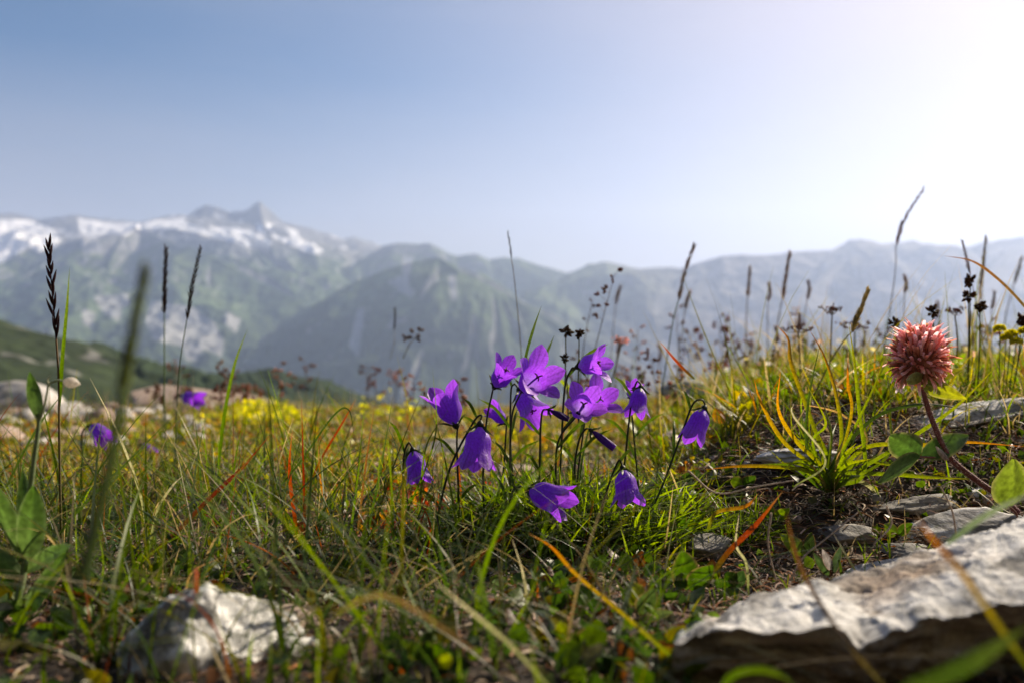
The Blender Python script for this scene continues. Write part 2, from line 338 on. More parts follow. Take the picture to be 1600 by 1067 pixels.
fm = sstep(.0, .25, fbm(X/90, Y/90, o=4, seed=66)+sstep(120, 330, PX)*.9-.15)
tree = fbm(X/9, Y/9, o=2, seed=63)
Z = h+n1*16*sstep(0, 120, d)+n2*3+fm*(5+5*tree)
Z = np.maximum(Z, -1500)
Z = np.where(Y < 400, np.minimum(Z, -.30*Y-14), Z)
grn = np.array([.032, .046, .018])*np.ones(X.shape+(1,))*(1+.35*n2[..., None])
col = mixc(grn, (.028, .045, .022), fm*.92); col = mixc(col, (.3, .29, .27), sstep(.45, .6, fbm(X/30, Y/30, o=3, seed=67))*.6*(1-fm))
mt = mesh_np('hillside', np.stack([X, Y, Z], -1).reshape(-1, 3), grid_faces(*X.shape)[:, ::-1], M_hill, col=np.clip(col, .01, .9).reshape(-1, 3)); mt['kind'] = 'structure'

# ------------------------------------------------------------------ ground (structure)
def G(x, y):
    """height of the ground near the camera"""
    x = np.asarray(x, float); y = np.asarray(y, float); r = np.maximum(np.hypot(x, y), .01); yy = np.maximum(y, .05)
    px = 800+F*x/np.maximum(yy, .12)
    left = -.096-.060*(np.maximum(y, .2)-.35)
    right = -.090+.045*sstep(.33, .52, y)-.016*(np.maximum(y, .5)-.5)-.012*sstep(.2, .0, x)
    t = sstep(930, 1280, px)
    z = left*(1-t)+right*t
    z = z+.012*np.exp(-((x-.045)**2+(y-.43)**2)/.006)*(1-t*.5)       # small hump under the harebells
    z = z+.010*np.exp(-((x+.10)**2/.01+(y-.62)**2/.02))
    z = z-.30*np.maximum(0, r-3.3)*sstep(3.3, 4.6, r)-.12*np.maximum(0, r-4.6)
    z = z+1.15*np.maximum(0, -y-.18)*(1+.25*fbm(x*.5, y*.5, o=3, seed=77))                                    # unseen slope added behind the viewpoint to block low sky and deepen shade
    z = z+fbm(x*9, y*9, o=4, seed=71)*.006*np.minimum(1, yy*3)+fbm(x*60, y*60, o=3, seed=72)*.0022
    z = z+fbm(x*1.3, y*1.3, o=3, seed=73)*.05*sstep(.8, 3, r)
    return z
az = np.concatenate([np.linspace(rad(-180), rad(-78), 90)[:-1], np.linspace(rad(-78), rad(78), 1100), np.linspace(rad(78), rad(180), 90)[1:]]); rr = np.concatenate([np.geomspace(.06, 5, 520), np.geomspace(5.1, 60, 40)])
A, RR = np.meshgrid(az, rr); X = np.sin(A)*RR; Y = np.cos(A)*RR
Z = G(X, Y); fine = fbm(X*240, Y*240, o=4, seed=74); Z = Z+fine*.0013*sstep(1.5, .6, RR)
n1 = fbm(X*22, Y*22, o=4, seed=75); n2 = fbm(X*5, Y*5, o=4, seed=76); dd = sstep(.5, 1.1, RR)
col = np.array([.030, .020, .013])*np.ones(X.shape+(1,))
col = mixc(col, (.10, .07, .045), sstep(.15, .45, n1)); col = mixc(col, (.09, .035, .02), sstep(.15, .5, -n1)*.6)
col = mixc(col, (.10, .10, .025), sstep(-.15, .3, n2+n1*.5)*dd*.85); col = mixc(col, (.045, .05, .02), sstep(-.1, -.6, Y)*.8)
gr = mesh_np('ground', np.stack([X, Y, Z], -1).reshape(-1, 3), grid_faces(*X.shape)[:, ::-1], M_soil, col=np.clip(col*(1+.4*fine[..., None]), .008, .6).reshape(-1, 3)); gr['kind'] = 'structure'
def solve(px, py, lift=.0):
    """distance at which the view line through a point meets the ground plus lift"""
    ds_ = np.linspace(.12, 2.5, 1200); z = -(py-533.5)/F*ds_; g = G((px-800)/F*ds_, ds_)+lift; i = np.argmax(z < g); return float(ds_[i]) if (z < g).any() else .5
def gnd(px, d): x = (px-800)/F*d; return np.array([x, d, float(G(x, d))])

# ------------------------------------------------------------------ rocks
def icos(sub):
    import bmesh
    bm = bmesh.new(); bmesh.ops.create_icosphere(bm, subdivisions=sub, radius=1)
    v = np.array([q.co[:] for q in bm.verts]); f = np.array([[q.index for q in p.verts] for p in bm.faces]); bm.free(); return v, f
ICO = {s: icos(s) for s in (3, 4, 5, 6)}
def rock_verts(size, seed, sub=4, cuts=14, rough=.05, sharp=1., up=1.0, strata=0):
    r = np.random.default_rng(seed); V, Fc = ICO[sub]; rad_ = np.full(len(V), 1.25)
    for i in range(cuts):
        n = r.normal(size=3); n /= np.linalg.norm(n); o = r.uniform(.72, 1.0); dt = V@n
        rad_ = np.minimum(rad_, np.where(dt > .05, o/np.maximum(dt, .05), 9))
    Q = V*rad_[:, None]
    n1 = fbm(Q[:, 0]*2+seed, Q[:, 1]*2, Q[:, 2]*2, o=5, seed=seed, ridged=True); n2 = fbm(Q[:, 0]*9, Q[:, 1]*9, Q[:, 2]*9+seed, o=4, seed=seed+3)
    Q = Q*(1+rough*n1+rough*.4*n2)[:, None]
    if strata:
        q = Q[:, 2]*strata+.3*n1; st = np.floor(q)+sstep(.0, .35, q-np.floor(q)); s2 = (hash3(np.floor(q).astype(np.int64), 0*Q[:, 0].astype(np.int64), 0*Q[:, 0].astype(np.int64), seed)-.5)*.14
        Q[:, :2] *= (1+s2)[:, None]
    return Q*np.array(size), Fc
def rock(name, loc, size, rot, seed, mat, label, cat, group=None, **kw):
    Q, Fc = rock_verts(size, seed, **kw)
    M = np.array(Quaternion((0, 0, 1), rad(rot[2])).to_matrix()@Quaternion((0, 1, 0), rad(rot[1])).to_matrix()@Quaternion((1, 0, 0), rad(rot[0])).to_matrix())
    o = mesh_np(name, Q@M.T, Fc, mat); o.location = loc; return tag(o, label, cat, group)
def gp(px, py, d): return P(px, py, d)
def slab():
    """large flat slab: sunlit sloping top, undercut shaded front, rough broken edges"""
    pxs = np.linspace(1058, 2000, 420); kb = [1058,1085,1120,1180,1260,1340,1400,1460,1520,1600,1700,2000]; vb = [1022,995,985,950,925,905,892,868,845,822,790,740]
    kf = [1058,1100,1180,1290,1345,1400,1470,1520,1600,1750,2000]; vf = [1030,1012,1000,994,1012,1000,978,962,940,900,860]
    D1, D2 = .262, .196; rows = []
    back = np.stack([(pxs-800)/F*D1, D1+0*pxs, -(np.interp(pxs, kb, vb)-533.5)/F*D1], -1); front = np.stack([(pxs-800)/F*D2, D2+0*pxs, -(np.interp(pxs, kf, vf)-533.5)/F*D2], -1)
    for t in np.linspace(0, 1, 14)[:-1]: rows.append(back*np.array([1, 1, 1])+np.array([0, .022*(1-t), -.035*(1-t)]))      # hidden back side
    for t in np.linspace(0, 1, 130): rows.append(back*(1-t)+front*t+np.array([0, 0, .0035*math.sin(math.pi*t)**.8]))
    for t in np.linspace(0, 1, 70)[1:]: rows.append(front+np.array([0, .034*t**.8, -.055*t]))
    V = np.array(rows); x, y, z = V[..., 0], V[..., 1], V[..., 2]
    n1 = fbm(x*35, y*35, z*60, o=5, seed=301, ridged=True); n2 = fbm(x*140, y*140, z*260, o=4, seed=302); n3 = fbm(x*14, y*14, z*14, o=3, seed=303)
    st = fbm(x*12, y*12, z*420, o=3, seed=304)
    n4 = fbm(x*420, y*420, z*420, o=3, seed=306)
    pit = -np.clip(fbm(x*90, y*90, z*90, o=3, seed=307)-.25, 0, 1)*.006
    V[..., 2] += n1*.0026+n2*.0016+n3*.002+n4*.0004+pit; V[..., 1] += (n1*.0025+st*.0045+n2*.0018+n4*.0004)*(1-sstep(.95, 1.0, np.linspace(0, 1, len(rows)))[:, None]*0); V[..., 0] += n2*.001+st*.001
    o = mesh_np('boulder', V.reshape(-1, 3), grid_faces(*V.shape[:2])[:, ::-1], M_rock_slab)
    tag(o, 'big flat weathered slab with sunlit top and black shaded front in the bottom corner', 'rock')
slab()
rock('rock', P(325, 1092, .226), (.0215, .017, .0265), (10, 12, 20), 12, M_rock_white, 'white pitted rock with dark specks half buried in grass', 'rock', sub=6, cuts=11, rough=.08)
rock('rock', P(455, 1050, .228), (.012, .010, .009), (5, 0, 50), 15, M_rock_white, 'small low white rock tucked against the white pitted rock', 'rock', sub=5, cuts=11, rough=.08)
slabs = [
 (1505, 655, .62, (.085, .022, .009), (0, -7, 8), 21, M_rock_slab, 'long pale rock slab running behind the pink clover'),
 (1530, 845, .36, (.028, .016, .011), (5, -8, -12), 22, M_rock_slab, 'flaky layered rock ledge under the red clover stem'),
 (1440, 792, .40, (.019, .010, .005), (0, -3, 8), 23, M_rock_grey, 'thin dark layered ledge directly under the sedge tussock'),
 (1590, 772, .40, (.030, .012, .006), (0, -4, 0), 28, M_rock_slab, 'layered rock ledge below the single round clover leaf'),
 (1424, 866, .318, (.010, .008, .0055), (0, 6, 20), 24, M_rock_grey, 'small chipped grey stone resting behind the big slab'),
 (1395, 905, .295, (.016, .010, .006), (0, -10, 0), 25, M_rock_slab, 'flat pale stone wedged against the big slab'),
 (1262, 716, .50, (.028, .012, .006), (0, -3, 5), 26, M_rock_slab, 'grey white rock slab showing between the sedge blades'),
 (1330, 835, .36, (.014, .008, .004), (10, 0, 20), 27, M_rock_grey, 'small dark rock chip lying in black soil under the tussock'),
 (1120, 680, .62, (.045, .02, .006), (0, 3, -8), 31, M_stone_warm, 'low brown stone ledge behind the lone drooping bell bud'),
 (690, 715, .70, (.035, .03, .014), (0, 3, -8), 33, M_rock_grey, 'grey stone at the left edge of the gravel patch'),
 (600, 800, .52, (.022, .015, .008), (0, 3, 8), 35, M_stone_warm, 'tan stone behind the leftmost hanging harebell'),
 (870, 690, .75, (.03, .03, .007), (0, -3, 8), 36, M_stone_warm, 'rusty flat stone behind the harebell clump'),
 (1075, 612, 1.05, (.032, .03, .013), (0, 3, 8), 37, M_stone, 'pale lichen covered stone sitting in the meadow beyond the harebells'),
 (780, 745, .62, (.03, .02, .008), (0, -3, 8), 39, M_stone_warm, 'flat pinkish stone between the harebell stems'),
 (425, 985, .262, (.020, .009, .007), (0, 14, 12), 40, M_stone_warm, 'brown flat stone behind the white pitted rock'),
 (1110, 860, .36, (.010, .008, .006), (0, 3, 12), 41, M_rock_grey, 'small grey stone beside the two round clover leaves'),
 (312, 630, 3.6, (.30, .30, .075), (0, 4, 0), 42, M_stone_warm, 'broad beige mound of rock at the edge of the meadow'),
 (20, 640, 2.6, (.13, .10, .075), (0, 4, 0), 43, M_stone, 'largest white boulder at the far edge of the meadow'),
 (95, 655, 2.3, (.10, .08, .045), (0, 4, 0), 44, M_stone, 'flat topped pale boulder behind the dark purple grass head'),
 (30, 700, 2.0, (.07, .06, .035), (0, 4, 20), 45, M_stone, 'rounded pale stone in front of the largest white boulder'),
 (215, 655, 2.8, (.06, .06, .03), (0, 4, 20), 46, M_stone, 'small pale stone beside the beige mound')]
for px, py, d, sz, rot, sd, mt_, lb in slabs:
    k_ = 1.
    if d < .9: d2 = solve(px, py, .001); k_ = d2/d; d = d2
    sz = tuple(q*k_ for q in sz)
    p = P(px, py, d); rock('rock' if d < .7 else 'stone', p, sz, rot, sd, mt_, lb, 'rock', sub=5 if d < .7 else 4, cuts=13, rough=.07, strata=4 if mt_ in (M_rock_slab, M_rock_grey) else 0)
# loose field stones on the left
r = np.random.default_rng(4); k = 0
for i in range(75):
    px = r.uniform(-150, 290)+r.uniform(0, 120)*(i % 3 == 0); d = r.uniform(.95, 2.7); g = gnd(px, d); s = r.uniform(.008, .022)*(.6+d*.5)
    Q = rock('stone', (g[0], g[1], g[2]+s*.3), (s*r.uniform(.9, 1.5), s*r.uniform(.8, 1.2), s*r.uniform(.5, .8)), (0, r.uniform(-15, 15), r.uniform(0, 180)), 100+i, [M_stone, M_stone, M_stone_warm][i % 3], 'small pale stone scattered among the grass of the left meadow', 'stone', 'loose stones in the left meadow', sub=3, cuts=12, rough=.05)
# pebbles in the gravel patch and round the soil on the right
for i in range(130):
    if i < 90: px, d = r.uniform(560, 980), r.uniform(.46, .85)
    else: px, d = r.uniform(1060, 1600), r.uniform(.30, .50)
    g = gnd(px, d); s = r.uniform(.0014, .0045)*(.6+d)
    rock('pebble', (g[0], g[1], g[2]+s*.3), (s*r.uniform(1, 1.7), s, s*r.uniform(.4, .8)), (r.uniform(-20, 20), r.uniform(-20, 20), r.uniform(0, 180)), 300+i, [M_stone_warm, M_rock_grey, M_stone_warm, M_rock_slab][i % 4],
         'brownish pebble in the gravel behind the harebell clump' if i < 90 else 'dark pebble lying on bare soil near the sedge tussock', 'pebble', 'pebbles in the gravel behind the harebells' if i < 90 else 'pebbles on the soil by the sedge', sub=3, cuts=11, rough=.06)
# ------------------------------------------------------------------ grass and ground cover (stuff)
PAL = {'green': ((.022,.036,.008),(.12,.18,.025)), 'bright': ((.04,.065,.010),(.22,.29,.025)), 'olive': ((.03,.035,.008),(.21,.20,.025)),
 'yellow': ((.08,.075,.015),(.42,.34,.025)), 'straw': ((.11,.08,.04),(.46,.37,.20)), 'red': ((.10,.05,.02),(.30,.07,.03)), 'orange': ((.14,.13,.02),(.50,.18,.03)), 'dark': ((.02,.035,.01),(.05,.08,.02))}  # root tones: dark sheaths, deepened further to paint shade into the turf base
def blades(name, root, h, w, az, lean, curl, kinds, mat, seg=5, label=None, seed=0, wprof=1.5, parent=None):
    r = np.random.default_rng(seed); n = len(root); t = np.linspace(0, 1, seg+1)
    dirx, diry = np.sin(az), np.cos(az)
    hor = h[:, None]*(lean[:, None]*t+curl[:, None]*t**2); ver = h[:, None]*(t-.42*np.abs(curl[:, None])*t**2.2)/np.sqrt(1+.3*lean[:, None]**2)
    cx = root[:, :1]+dirx[:, None]*hor; cy = root[:, 1:2]+diry[:, None]*hor; cz = root[:, 2:]+ver
    wb = az+np.pi/2+r.uniform(-1.2, 1.2, n); ww = w[:, None]*.5*np.clip((1-t**wprof)+.06, 0, 1)
    tw = r.uniform(-1.5, 1.5, n)[:, None]*t; sxx = np.sin(wb[:, None]+tw)*ww; syy = np.cos(wb[:, None]+tw)*ww
    V = np.stack([np.stack([cx-sxx, cy-syy, cz], -1), np.stack([cx+sxx, cy+syy, cz], -1)], 2)   # n,seg+1,2,3
    base = np.arange(n)[:, None]*(seg+1)*2+np.arange(seg)[None]*2
    Fc = np.stack([base, base+2, base+3, base+1], -1).reshape(-1, 4)
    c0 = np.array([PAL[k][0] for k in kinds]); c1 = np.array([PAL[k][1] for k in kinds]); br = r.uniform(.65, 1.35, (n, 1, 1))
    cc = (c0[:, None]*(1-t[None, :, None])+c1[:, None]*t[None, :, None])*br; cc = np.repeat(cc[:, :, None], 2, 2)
    return mesh_np(name, V.reshape(-1, 3), Fc, mat, parent, np.clip(cc, 0, .9).reshape(-1, 3))
def scatter(n, pxr, dr, seed, dens=None, pw=1.0):
    r = np.random.default_rng(seed); px = r.uniform(*pxr, n); d = dr[0]+(dr[1]-dr[0])*r.uniform(0, 1, n)**pw
    x = (px-800)/F*d
    if dens is not None: kx = r.uniform(0, 1, n) < dens(px, d, x); x, d, px = x[kx], d[kx], px[kx]
    return np.stack([x, d, G(x, d)-.001], -1), px
def choose(r, n, names, p): return np.array(names)[r.choice(len(names), n, p=np.array(p)/sum(p))]
def mkgrass(name, n, pxr, dr, hr, wr, names, p, seed, dens=None, pw=1., leanr=(-.1, .7), curlr=(-.2, .9), mat=None, seg=5, hf=None, label=None):
    root, px = scatter(n, pxr, dr, seed, dens, pw); n = len(root); r = np.random.default_rng(seed+1)
    h = r.uniform(0, 1, n)**1.6*(hr[1]-hr[0])+hr[0]
    if hf is not None: h = h*hf(px, root[:, 1])
    o = blades(name, root, h, r.uniform(*wr, n), r.uniform(0, 2*np.pi, n), r.uniform(*leanr, n), r.uniform(*curlr, n), choose(r, n, names, p), mat or M_grass, seg, seed=seed)
    return tag(o, label, 'grass', None, 'stuff')
clump = lambda sc, lo, hi, seed: (lambda px, d, x: .12+.88*sstep(lo, hi, fbm(x*sc, d*sc, o=3, seed=seed)))
# left foreground turf
def dl(px, d, x): return (1-sstep(560, 760, px)*.55)*(1-sstep(1000, 1120, px))*(1-.8*np.exp(-((px-320)/90)**2)*(d < .30)*(d > .2))*(1-.9*(px < 140)*(d < .27))*clump(28, -.35, .15, 81)(px, d, x)
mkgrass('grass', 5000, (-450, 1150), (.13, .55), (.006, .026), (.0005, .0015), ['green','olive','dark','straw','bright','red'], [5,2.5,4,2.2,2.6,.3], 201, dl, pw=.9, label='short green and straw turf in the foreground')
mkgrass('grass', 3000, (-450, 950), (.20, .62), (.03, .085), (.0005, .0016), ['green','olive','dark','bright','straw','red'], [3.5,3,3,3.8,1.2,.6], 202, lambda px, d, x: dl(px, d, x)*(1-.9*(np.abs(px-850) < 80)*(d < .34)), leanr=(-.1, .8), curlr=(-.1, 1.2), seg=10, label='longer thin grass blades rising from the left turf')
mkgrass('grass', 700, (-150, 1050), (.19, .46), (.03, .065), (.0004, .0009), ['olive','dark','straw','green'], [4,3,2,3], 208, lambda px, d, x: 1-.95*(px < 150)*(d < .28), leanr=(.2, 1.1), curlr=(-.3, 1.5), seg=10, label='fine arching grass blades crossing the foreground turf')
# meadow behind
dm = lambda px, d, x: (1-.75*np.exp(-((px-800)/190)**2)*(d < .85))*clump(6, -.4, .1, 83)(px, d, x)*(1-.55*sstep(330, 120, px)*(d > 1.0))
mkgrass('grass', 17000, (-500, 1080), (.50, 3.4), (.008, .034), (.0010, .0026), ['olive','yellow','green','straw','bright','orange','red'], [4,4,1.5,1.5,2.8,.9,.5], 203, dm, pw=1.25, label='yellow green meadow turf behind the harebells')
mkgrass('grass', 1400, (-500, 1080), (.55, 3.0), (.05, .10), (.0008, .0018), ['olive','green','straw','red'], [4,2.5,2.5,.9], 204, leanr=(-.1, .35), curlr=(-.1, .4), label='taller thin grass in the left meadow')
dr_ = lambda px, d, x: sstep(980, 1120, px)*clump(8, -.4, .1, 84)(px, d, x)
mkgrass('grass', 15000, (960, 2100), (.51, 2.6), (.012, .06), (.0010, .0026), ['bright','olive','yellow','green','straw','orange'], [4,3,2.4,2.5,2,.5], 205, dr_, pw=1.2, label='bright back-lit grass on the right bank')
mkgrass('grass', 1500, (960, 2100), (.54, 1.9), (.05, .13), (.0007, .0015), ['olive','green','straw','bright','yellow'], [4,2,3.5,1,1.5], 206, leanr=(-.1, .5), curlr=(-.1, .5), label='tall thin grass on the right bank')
# dark soil area: sparse fine tufts
mkgrass('grass', 2200, (1000, 1750), (.26, .56), (.006, .024), (.0005, .0013), ['green','olive','straw','bright'], [3,2,2,2.5], 207, clump(30, .0, .3, 85), label='sparse fine grass tufts on the bare soil')
# dead fibres and litter lying flat
def litter(name, n, pxr, dr, Lr, wr, seed, label, cols, dens=None, lift=.004):
    r = np.random.default_rng(seed); root, px = scatter(n, pxr, dr, seed, dens); n = len(root); root[:, 2] += .0015+r.uniform(0, lift, n)
    L = r.uniform(*Lr, n); az = r.uniform(0, 2*np.pi, n); t = np.linspace(-.5, .5, 5); bend = r.uniform(-.8, .8, n)
    a = az[:, None]+bend[:, None]*t; cx = root[:, :1]+np.sin(a)*t*L[:, None]; cy = root[:, 1:2]+np.cos(a)*t*L[:, None]
    cz = root[:, 2:]+r.uniform(-.25, .25, n)[:, None]*t*L[:, None]+np.abs(r.normal(0, .12, n))[:, None]*L[:, None]*(.25-t*t)*4
    w_ = r.uniform(*wr, n)[:, None]*.5; sx_, sy_ = np.cos(a)*w_, -np.sin(a)*w_; zz = r.uniform(-1, 1, n)[:, None]*w_
    V = np.stack([np.stack([cx-sx_, cy-sy_, cz-zz], -1), np.stack([cx+sx_, cy+sy_, cz+zz], -1)], 2)
    base = np.arange(n)[:, None]*10+np.arange(4)[None]*2; Fc = np.stack([base, base+2, base+3, base+1], -1).reshape(-1, 4)
    cs = np.array(cols)[r.integers(0, len(cols), n)]*r.uniform(.5, 1.3, (n, 1)); cc = np.repeat(cs, 10, 0)
    return tag(mesh_np(name, V.reshape(-1, 3), Fc, M_litter, None, np.clip(cc, 0, .85)), label, 'litter', None, 'stuff')
LC = [(.34,.26,.18),(.45,.36,.27),(.22,.13,.08),(.16,.09,.05),(.40,.28,.22),(.10,.06,.035),(.30,.12,.05)]
litter('dead_grass', 15000, (-400, 2000), (.17, .75), (.004, .022), (.0002, .0009), 221, 'dead straw coloured grass fibres littering the soil', LC)
litter('dead_grass', 9000, (-400, 2000), (.6, 2.6), (.012, .05), (.0008, .0024), 222, 'dead straw litter between the meadow grass', LC+[(.5,.38,.05),(.55,.42,.3),(.4,.15,.05)], lift=.012)
litter('dead_grass', 9000, (980, 1750), (.27, .62), (.003, .020), (.0002, .0008), 223, 'dead fibres covering the bare soil on the right', [tuple(q*.62 for q in k) for k in LC]+[(.42,.34,.24)], lift=.003)
# small mossy leaflets: yellow, green and red
def leaflets(name, n, pxr, dr, Lr, seed, cols, label, dens=None, hl=.01, mat=None, cat='ground cover', pos=None, ar=.42):
    r = np.random.default_rng(seed)
    if pos is None: root, px = scatter(n, pxr, dr, seed, dens); root[:, 2] += r.uniform(.001, 1, len(root))**1.5*hl
    else: root = pos
    n = len(root); L = r.uniform(*Lr, n); az = r.uniform(0, 2*np.pi, n); el = r.uniform(-.2, 1.2, n)
    d = np.stack([np.sin(az)*np.cos(el), np.cos(az)*np.cos(el), np.sin(el)], -1); s = np.cross(d, r.normal(size=(n, 3))); s /= np.linalg.norm(s, axis=1, keepdims=True)
    nn = np.cross(d, s); T = [0, .3, .65, 1.]; W = [.08, ar, ar*.9, .05]
    V = np.zeros((n, 4, 3, 3))
    for i, (t, w_) in enumerate(zip(T, W)):
        c = root+d*(L*t)[:, None]+nn*(-.25*L*t*t)[:, None]
        V[:, i, 1] = c; V[:, i, 0] = c-s*(L*w_)[:, None]+nn*(L*w_*.3)[:, None]; V[:, i, 2] = c+s*(L*w_)[:, None]+nn*(L*w_*.3)[:, None]
    gf = grid_faces(4, 3); Fc = (np.arange(n)[:, None, None]*12+gf[None]).reshape(-1, 4)
    cs = np.array(cols)[r.integers(0, len(cols), n)]*r.uniform(.55, 1.35, (n, 1))
    return tag(mesh_np(name, V.reshape(-1, 3), Fc, mat or M_leaf, None, np.clip(np.repeat(cs, 12, 0), 0, .9)), label, cat, None, 'stuff')
YG = [(.42,.38,.02),(.34,.33,.02),(.20,.24,.02),(.48,.34,.03),(.12,.17,.02),(.40,.16,.03),(.26,.28,.02),(.30,.20,.08)]
leaflets('moss', 46000, (-400, 1100), (.44, 1.3), (.002, .0055), 235, YG, 'fine golden moss in the nearer meadow', lambda px, d, x: sstep(-.25, .25, fbm(x*12, d*12, o=3, seed=94))*(1-.6*np.exp(-((px-800)/150)**2)*(d < .8)), .010)
leaflets('moss', 22000, (-400, 1100), (.95, 2.8), (.004, .011), 231, YG, 'yellow green mossy cushions in the meadow', lambda px, d, x: sstep(-.25, .25, fbm(x*7, d*7, o=3, seed=90))*(1-.8*np.exp(-((px-800)/170)**2)*(d < .85)), .018)
leaflets('moss', 17000, (950, 2000), (.53, 2.2), (.004, .013), 232, YG+[(.14,.22,.03)]*4, 'bright leafy cover on the right bank', lambda px, d, x: sstep(980, 1100, px)*sstep(-.3, .2, fbm(x*7, d*7, o=3, seed=91)), .024)
leaflets('ground_leaves', 5200, (-300, 1130), (.18, .60), (.003, .008), 233, [(.06,.10,.02),(.09,.14,.02),(.10,.09,.02),(.11,.05,.025),(.04,.07,.02),(.05,.09,.02)], 'tiny green and reddish leaves low in the turf', lambda px, d, x: clump(25, -.2, .2, 92)(px, d, x)*(1-.85*(np.abs(px-335) < 150)*(d < .24)), .008)
leaflets('ground_leaves', 3800, (1040, 1800), (.29, .55), (.002, .0055), 236, [(.07,.11,.02),(.10,.15,.02),(.14,.13,.02),(.05,.07,.02)], 'small green leaves creeping over the soil on the right', clump(22, .0, .35, 96), .006)
mkgrass('grass', 1800, (1000, 1800), (.42, .58), (.010, .045), (.0007, .0018), ['bright','olive','green','straw','yellow'], [3,3,2,2,1], 209, clump(20, -.1, .25, 97), label='grass creeping over the upper edge of the soil on the right')
leaflets('red_leaves', 1500, (560, 760), (.37, .52), (.0025, .006), 234, [(.30,.05,.03),(.38,.10,.03),(.22,.05,.03),(.45,.22,.04)], 'reddish brown leaf rosettes left of the harebell clump', lambda px, d, x: sstep(.0, .25, fbm(x*30, d*30, o=2, seed=93)), .010)
# the dense leaf cushion at the foot of the harebells
r = np.random.default_rng(5)
def cushion(n, cx, cy, rx, ry, h0, h1, seed, label, kinds, p, w=(.0010, .0028)):
    r = np.random.default_rng(seed); a = r.uniform(0, 2*np.pi, n); q = np.sqrt(r.uniform(0, 1, n)); x = cx+np.cos(a)*q*rx; y = cy+np.sin(a)*q*ry
    root = np.stack([x, y, G(x, y)-.001], -1); az_ = np.arctan2(x-cx, y-cy)+r.normal(0, 1.7, n)
    o = blades('leaf_cushion', root, r.uniform(h0, h1, n)*(1-.45*q), r.uniform(*w, n), az_, r.uniform(.0, 1.1, n), r.uniform(-.3, 1.3, n), choose(r, n, kinds, p), M_grass, 6, seed=seed, wprof=2.4)
    return tag(o, label, 'plant', None, 'stuff')
cushion(1500, .030, .392, .064, .042, .012, .044, 241, 'dense cushion of narrow bright green leaves under the harebells', ['bright','green','dark','olive'], [6,3,1.5,.6])
cushion(500, -.005, .365, .05, .03, .012, .03, 242, 'dark green leafy cushion in front of the harebell stems', ['green','dark','bright'], [4,3,2], (.0009, .0022))
cushion(260, .105, .375, .018, .014, .014, .028, 243, 'small fine leaved tuft beside the sedge tussock', ['green','bright'], [4,3], (.0004, .0008))

# ------------------------------------------------------------------ harebells
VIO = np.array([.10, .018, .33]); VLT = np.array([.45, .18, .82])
def corolla_mesh(L, openness, seed=0, bud=False):
    """bell along +Z from the origin; five pointed lobes. openness 0 = narrow bell, 1 = wide star"""
    r = np.random.default_rng(seed); nth = 100; nv = 22; th = np.linspace(0, 2*np.pi, nth, endpoint=False)
    ph = (th*5/(2*np.pi)) % 1; lobe = 1-np.abs(2*ph-1)                 # 1 at the lobe centre, 0 at the sinus
    lk = (th*5/(2*np.pi)).astype(int) % 5; sn = .72-.15*openness; jit = r.uniform(-.06, .06, 5)
    smax = sn+((1-sn)+jit[lk])*np.clip(lobe, 0, 1)**.55
    v = np.linspace(0, 1, nv)[:, None]; s = v*smax[None]
    wide = .245+.03*openness
    R0 = wide*np.sin(np.clip(s/.34, 0, 1)*np.pi/2)**.75+(.05+.05*openness)*np.clip(s-.15, 0, 1)
    flare = np.clip(s-.56, 0, 1); fl = (.10+.62*openness+r.uniform(-.12, .15, 5)[lk][None]); R0 = R0+flare*fl*(1-.0*flare)
    zz = s-flare*(.05+.45*openness)*flare*1.6
    R0 = R0*(1+.045*np.cos(5*th)[None]*np.sin(np.clip(s/.6, 0, 1)*np.pi)) # ribs at the lobe centres
    ang = th[None]+0*s
    # lobes narrow towards their tip and fold lengthwise
    cen = (lk+.5)*2*np.pi/5; narrow = 1-.0*flare
    ang = cen[None]+(th-cen)[None]*narrow
    if bud:
        R0 = .13*np.sin(np.clip(s, 0.02, .985)*np.pi)**.7*(1+.12*np.cos(5*th)[None]); zz = v*np.ones_like(s); ang = th[None]+v*.8
    fold = .05*(lobe[None]**2)*np.clip(s-.5, 0, 1)
    R0 = R0+fold*(1 if not bud else 0)
    wr = fbm(np.cos(ang)*3+seed, np.sin(ang)*3, s*5, o=3, seed=seed)*.02*np.clip(s*2, 0, 1)
    V = np.stack([np.cos(ang)*(R0+wr), np.sin(ang)*(R0+wr), zz], -1)*L
    vein = np.exp(-((ph-.5)/.035)**2)[None]*.6+np.exp(-((np.abs(ph-.5)-.2)/.03)**2)[None]*.35+np.exp(-((np.abs(ph-.5)-.5)/.05)**2)[None]*.3*(s < .8)
    vein = vein*np.clip(s*1.3, 0, 1)
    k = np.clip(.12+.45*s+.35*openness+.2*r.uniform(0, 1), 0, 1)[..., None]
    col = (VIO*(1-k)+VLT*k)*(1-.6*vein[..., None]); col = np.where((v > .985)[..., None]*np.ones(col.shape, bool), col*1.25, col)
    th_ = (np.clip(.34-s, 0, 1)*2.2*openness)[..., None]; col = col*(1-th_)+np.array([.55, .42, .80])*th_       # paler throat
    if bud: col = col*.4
    return V.reshape(-1, 3), grid_faces(nv, nth, True), np.clip(col, 0, .9).reshape(-1, 3)
def rotate_to(V, axis, roll):
    axis = Vector(axis).normalized(); q = Vector((0, 0, 1)).rotation_difference(axis); M = np.array((q.to_matrix()@Matrix.Rotation(roll, 3, 'Z')))
    return V@M.T
GRN = (.05, .085, .02); DKG = (.022, .03, .012)
